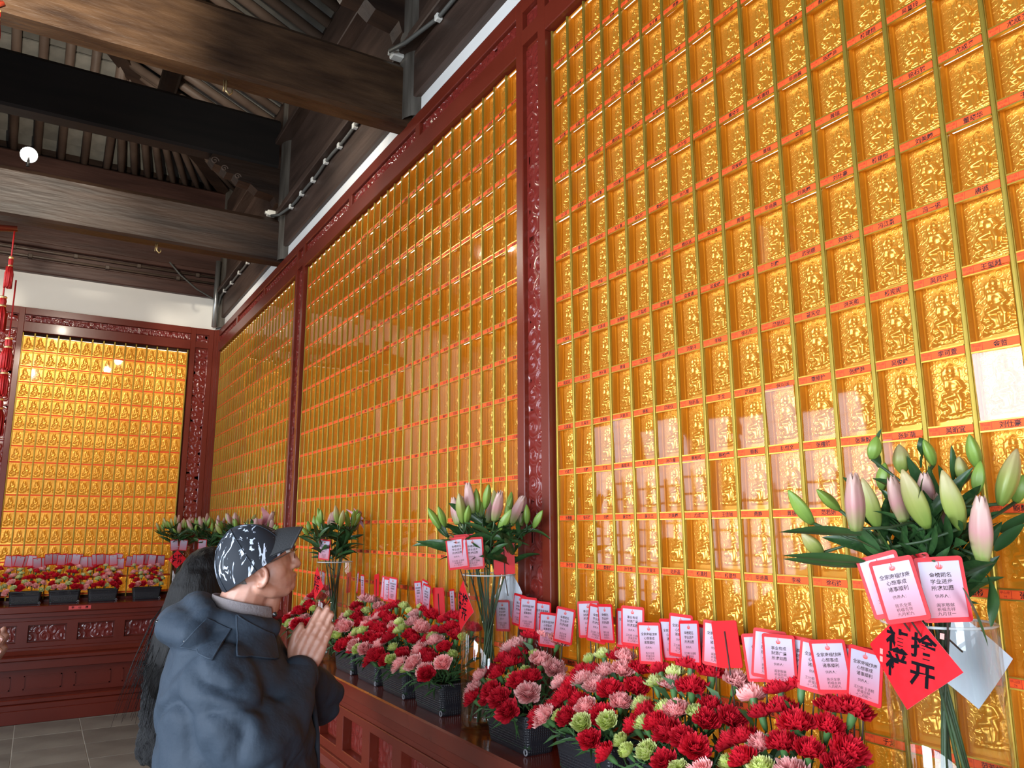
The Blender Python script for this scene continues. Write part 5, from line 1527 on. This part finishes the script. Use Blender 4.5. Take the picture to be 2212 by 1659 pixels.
# shirt collar
M_shirt = mat('lavender_grey_collar_cloth', (.20, .175, .18), .8, c2=(.26, .20, .155), scale=9, bump=.3, bscale=200)
def shirtcol(i, j, off=0):
    q = R(35+290*i); c = -math.cos(q)
    z0 = 1.425+.022*max(0, c)-.0*j; z1 = 1.492-.030*max(0, -c)-.004
    back = (1+c)/2
    zt = 1.462+.036*back; zb_ = 1.41
    r = .083-.010*j+off
    return (-.018+r*math.cos(q+0)*1.05, r*math.sin(q)*.98, zb_+(zt-zb_)*j)
b = MB(); b.grid(40, 5, lambda i, j: shirtcol(i, j), 0, True); b.grid(40, 5, lambda i, j: shirtcol(i, j, .004), 0, True, flip=True)
b.tube([shirtcol(k/40, 1, .002) for k in range(41)], .0026, 5)
b.build('shirt_collar', M_shirt, man)
b = MB(); prim_ell(b, (.058, -.073, 1.452), (.006, .004, .006)); b.build('collar_button', M_snap, man)
b = MB(); prim_limb(b, [(.052, -.015, 1.44), (.066, 0, 1.445), (.06, .02, 1.44)], [.012, .012, .010], 8); b.build('undershirt', mat('crimson_knit', (.20, .015, .02), .8), man)
M_trou = mat('black_trousers', (.012, .012, .014), .7)
b = MB()
for s in (-1, 1): prim_limb(b, [(-.02, s*.095, .92), (-.01, s*.105, .50), (-.02, s*.105, .10)], [.115, .085, .075])
obj('trousers', remesh(b, 'trousers', .012, 3, M_trou), man)
for s in (-1, 1):
    b = MB(); prim_limb(b, [(-.06, s*.11, .05), (.04, s*.115, .05), (.13, s*.12, .042)], [.05, .05, .042], 14); prim_ell(b, (.04, s*.115, .012), (.14, .05, .012)); b.build('shoe', M_trou, man)

# woman with long hair behind the man
wf = Vector((.90, .44, 0)).normalized()
W_O = (-1.050, .585, 0)
wom = empty('person', W_O, math.atan2(wf.y, wf.x), 'woman with long black hair and black fur jacket standing behind the man', 'person')
b = MB()
prim_ell(b, (0, 0, 1.492), (.088, .072, .098)); prim_ell(b, (.035, 0, 1.455), (.052, .052, .062)); prim_ell(b, (.072, 0, 1.415), (.020, .022, .018))
prim_limb(b, [(.082, 0, 1.500), (.094, 0, 1.472)], [.007, .010], 10); prim_limb(b, [(.08, -.015, 1.443), (.087, 0, 1.444), (.08, .015, 1.443)], [.006, .007, .006], 8)
for s in (-1, 1): prim_ell(b, (.0, s*.072, 1.475), (.014, .006, .024)); prim_ell(b, (.066, s*.028, 1.50), (.012, .014, .010))
prim_limb(b, [(-.02, 0, 1.30), (-.005, 0, 1.42)], [.055, .046])
prim_loft(b, [(.80, 0, .10, .15), (.95, 0, .10, .14), (1.15, 0, .10, .14), (1.28, -.01, .075, .13), (1.34, -.01, .05, .06)])
prim_limb(b, [(-.01, -.14, 1.28), (.0, -.175, 1.05), (.16, -.10, 1.12)], [.042, .034, .024]); prim_limb(b, [(-.01, .14, 1.28), (.0, .175, 1.05), (.16, .10, 1.16)], [.042, .034, .024])
for s in (-1, 1): prim_limb(b, [(0, s*.08, .82), (0, s*.085, .45), (-.01, s*.085, .09), (.08, s*.09, .05)], [.085, .055, .04, .035])
hand(b, (.165, -.09, 1.125), (.8, .3, .5), (.3, .2, -.9), (.2, -.95, .1), curl=1); hand(b, (.165, .09, 1.165), (.7, -.3, .6), (.4, -.2, -.9), (.2, .95, .1), curl=1)
obj('body', remesh(b, 'body', .0055, 2, M_skin), wom)
M_fur = mat('black_fur', (.003, .003, .004), .8, c2=(.008, .008, .011), scale=70, bump=1.0, bscale=120, sheen=.05)
b = MB()
prim_loft(b, [(.925, -.02, .150, .180), (.965, -.02, .165, .195), (1.05, -.02, .155, .188), (1.2, -.025, .145, .185), (1.29, -.025, .12, .168), (1.345, -.02, .085, .10)])
prim_limb(b, [(-.015, -.155, 1.28), (-.015, -.190, 1.12), (.01, -.190, 1.0), (.10, -.13, 1.06), (.15, -.105, 1.11)], [.072, .075, .075, .062, .048])
prim_limb(b, [(-.015, .155, 1.28), (-.015, .190, 1.12), (.01, .190, 1.02), (.10, .13, 1.10), (.15, .105, 1.15)], [.072, .075, .075, .062, .048])
prim_limb(b, [(-.03, -.09, 1.345), (-.085, 0, 1.36), (-.03, .09, 1.345)], [.035, .04, .035])
obj('fur_jacket', remesh(b, 'fur_jacket', .009, 2, M_fur, lambda p, n: .012*mnoise.noise(p*30)+.010*mnoise.noise(p*75)), wom)
M_longhair = mat('long_black_hair', (.004, .0035, .0035), .5, c2=(.009, .0075, .007), scale=9, stretch=(14, 14, .5), spec=.2, bump=.35, bscale=14)
b = MB()
prim_ell(b, (-.012, 0, 1.505), (.102, .090, .098))
prim_loft(b, [(1.13, -.160, .018, .045), (1.17, -.152, .034, .070), (1.24, -.138, .050, .092), (1.32, -.110, .062, .102), (1.40, -.075, .076, .104), (1.47, -.042, .092, .098), (1.52, -.020, .094, .090)])
hr = remesh(b, 'long_hair', .0065, 6, M_longhair, lambda p, n: .0035*mnoise.noise(Vector((p.x*50, p.y*50, p.z*2.5))))
obj('long_hair', hr, wom)
rnd = random.Random(4)
b = MB()
for k in range(170):
    y = rnd.uniform(-.10, .10); x0 = -.10+rnd.uniform(-.02, .03); fl = rnd.random()**2
    z1 = 1.16-rnd.uniform(-.06, .12)
    b.tube([(x0+.03, y*.8, 1.46), (x0-.03, y*1.1, 1.36), (x0-.055-.03*fl, y*1.15, 1.24), (x0-.075-.06*fl, y*1.1+.02*fl, z1)], [.0012, .0012, .0010, .0004], 4)
b.build('loose_hair', M_longhair, wom)
b = MB()
for s in (-1, 1): prim_limb(b, [(0, s*.075, .93), (0, s*.08, .48), (-.01, s*.085, .10)], [.092, .068, .058])
obj('trousers', remesh(b, 'trousers', .012, 3, M_trou), wom)
for s in (-1, 1):
    b = MB(); prim_limb(b, [(-.05, s*.09, .045), (.04, s*.09, .045), (.12, s*.095, .038)], [.042, .042, .036], 12); b.build('shoe', M_trou, wom)
ph = empty('mobile_phone', (-.93, .66, 1.33), math.atan2(wf.y, wf.x), 'mobile phone with bright screen held up by the woman', 'phone')
b = MB(); b.box((-.004, -.036, -.075), (.004, .036, .075), 0, bev=.003); b.build('case', M_black, ph)
b = MB(); b.add([(-.0045, -.033, -.070), (-.0045, .033, -.070), (-.0045, .033, .070), (-.0045, -.033, .070)], [(3, 2, 1, 0)], 0); b.build('screen', mat('phone_screen', (.2, .4, .5), .2, emit=(.5, .8, 1.0), estr=1.2), ph)

# third visitor, only the joined fingertips reach into the picture at the left edge
p3 = empty('person', (-1.895, .15, 0), R(-12), 'visitor at the left edge, only joined fingertips in the picture', 'person')
b = MB()
prim_ell(b, (-.01, 0, 1.57), (.095, .076, .100)); prim_ell(b, (.04, 0, 1.53), (.055, .055, .065)); prim_limb(b, [(.09, 0, 1.58), (.103, 0, 1.55)], [.008, .011], 8)
for s in (-1, 1): prim_ell(b, (.0, s*.076, 1.55), (.014, .007, .026))
prim_limb(b, [(-.03, 0, 1.38), (-.01, 0, 1.49)], [.062, .054])
prim_loft(b, [(.86, -.02, .11, .16), (1.05, -.02, .115, .155), (1.25, -.03, .115, .17), (1.37, -.045, .09, .17), (1.44, -.04, .06, .07)])
prim_limb(b, [(-.05, -.19, 1.36), (.0, -.225, 1.12), (.19, -.026, 1.21)], [.045, .036, .026]); prim_limb(b, [(-.05, .19, 1.36), (.0, .225, 1.12), (.19, .026, 1.21)], [.045, .036, .026])
for s in (-1, 1): prim_limb(b, [(-.02, s*.09, .88), (-.01, s*.10, .48), (-.02, s*.10, .09), (.09, s*.11, .05)], [.085, .06, .042, .038])
H3 = Vector((.52, 0, .85)); W3 = Vector((.85, 0, -.52))
nl = hand(b, (.185, -.0225, 1.268), H3, W3, (0, -1, 0)); hand(b, (.185, .0225, 1.268), H3, W3, (0, 1, 0))
obj('body', remesh(b, 'body', .005, 2, M_skin), p3)
nails(p3, nl, H3, (0, -1, 0))
b = MB(); prim_ell(b, (-.022, 0, 1.595), (.098, .082, .092)); b.build('short_hair', M_longhair, p3)
b = MB()
prim_loft(b, [(.78, -.02, .145, .21), (.95, -.02, .15, .215), (1.2, -.03, .15, .215), (1.34, -.04, .12, .205), (1.42, -.04, .085, .11)])
for s in (-1, 1): prim_limb(b, [(-.05, s*.19, 1.35), (-.02, s*.225, 1.22), (.0, s*.225, 1.12), (.10, s*.12, 1.17), (.175, s*.045, 1.225)], [.07, .068, .066, .055, .043])
obj('coat', remesh(b, 'coat', .010, 4, mat('dark_brown_coat', (.03, .02, .016), .7)), p3)
b = MB()
for s in (-1, 1): prim_limb(b, [(-.02, s*.095, .92), (-.01, s*.105, .50), (-.02, s*.105, .06)], [.11, .08, .07])
obj('trousers', remesh(b, 'trousers', .014, 3, M_trou), p3)

# ------------------------------------------------------------------ hanging red tassels at the left edge
M_tas = mat('red_silk_tassel', (.62, .018, .012), .5, c2=(.45, .008, .008), scale=60, stretch=(6, 6, .3), bump=.8, bscale=40)
M_tgold = mat('gold_thread', (.75, .5, .2), .4, metal=.6)
def tassel(label, loc, L, rad, cord):
    root = empty('hanging_tassel', loc, 0, label, 'tassel', 'red tassels hanging at the left edge')
    b = MB(); b.lathe([(.003, 0), (rad*.5, -.006), (rad*.62, -.02), (rad*.5, -.034), (rad*.42, -.038)], 12, 0); b.build('knot', M_tas, root)
    b = MB()
    for z in (-.006, -.036): b.lathe([(rad*.52, z+.004), (rad*.66, z), (rad*.52, z-.004)], 12, 0)
    b.build('binding', M_tgold, root)
    b = MB(); rn = random.Random(int(L*1000))
    for k in range(46):
        a = 2*PI*k/46; r = rad*math.sqrt(rn.random())
        b.tube([(rad*.4*math.cos(a), rad*.4*math.sin(a), -.036), (r*.95*math.cos(a), r*.95*math.sin(a), -.04-L*.3), (r*math.cos(a), r*math.sin(a), -.04-L*rn.uniform(.9, 1.0))], [.0028, .0032, .0022], 4)
    b.build('fringe', M_tas, root)
    b = MB(); b.tube([(0, 0, cord), (0, 0, 0)], .0028, 6); b.build('cord', M_tas, root)
    return root
# palace lantern just outside the picture that carries the tassels
lan = empty('palace_lantern', (-2.10, .74, 0), 0, 'tall red palace lantern hanging beyond the left edge', 'lantern')
b = MB(); b.tube([(0, 0, 3.56), (0, 0, 5.4)], .006, 6); b.build('cord', M_tas, lan)
for (z, r) in ((2.66, .20), (3.50, .20), (2.70, .14), (3.46, .14)):
    b = MB(); b.tube([(r*math.cos(k*PI/3), r*math.sin(k*PI/3), z) for k in range(7)], .012, 6); b.build('ring', M_red, lan)
for k in range(6):
    a = k*PI/3
    b = MB(); b.box((-.012, -.012, 2.66), (.012, .012, 3.52), 0, Matrix.Translation((.14*math.cos(a), .14*math.sin(a), 0))); b.build('upright', M_red, lan)
    for z in (2.668, 3.49):
        b = MB(); b.tube([(.12*math.cos(a), .12*math.sin(a), z), (.22*math.cos(a), .22*math.sin(a), z-.01), ((.365 if z < 3 else .245)*math.cos(a), (.365 if z < 3 else .245)*math.sin(a), z+.008)], [.016, .014, .010], 6); b.build('arm', M_red, lan)
b = MB()
for k in range(6):
    a, c = k*PI/3, (k+1)*PI/3
    b.add([(.13*math.cos(a), .13*math.sin(a), 2.72), (.13*math.cos(c), .13*math.sin(c), 2.72), (.13*math.cos(c), .13*math.sin(c), 3.44), (.13*math.cos(a), .13*math.sin(a), 3.44)], [(0, 1, 2, 3)], 0)
b.build('silk_panel', mat('pale_silk', (.75, .66, .5), .7), lan)
tassel('uppermost small red tassel under the lantern arm', (-1.742, .735, 2.575), .075, .012, .09)
tassel('large orange-red tassel below the uppermost small one', (-1.752, .740, 2.435), .085, .020, .105)
tassel('third red tassel from the top in front of the carved post', (-1.722, .760, 2.300), .075, .018, .20)
tassel('fourth red tassel from the top in front of the carved post', (-1.724, .770, 2.212), .075, .017, .02)
tassel('lowest red tassel in front of the carved post', (-1.728, .785, 2.095), .090, .018, .07)
tassel('red tassel at the top left corner of the picture', (-1.862, .66, 3.42), .17, .016, .07)
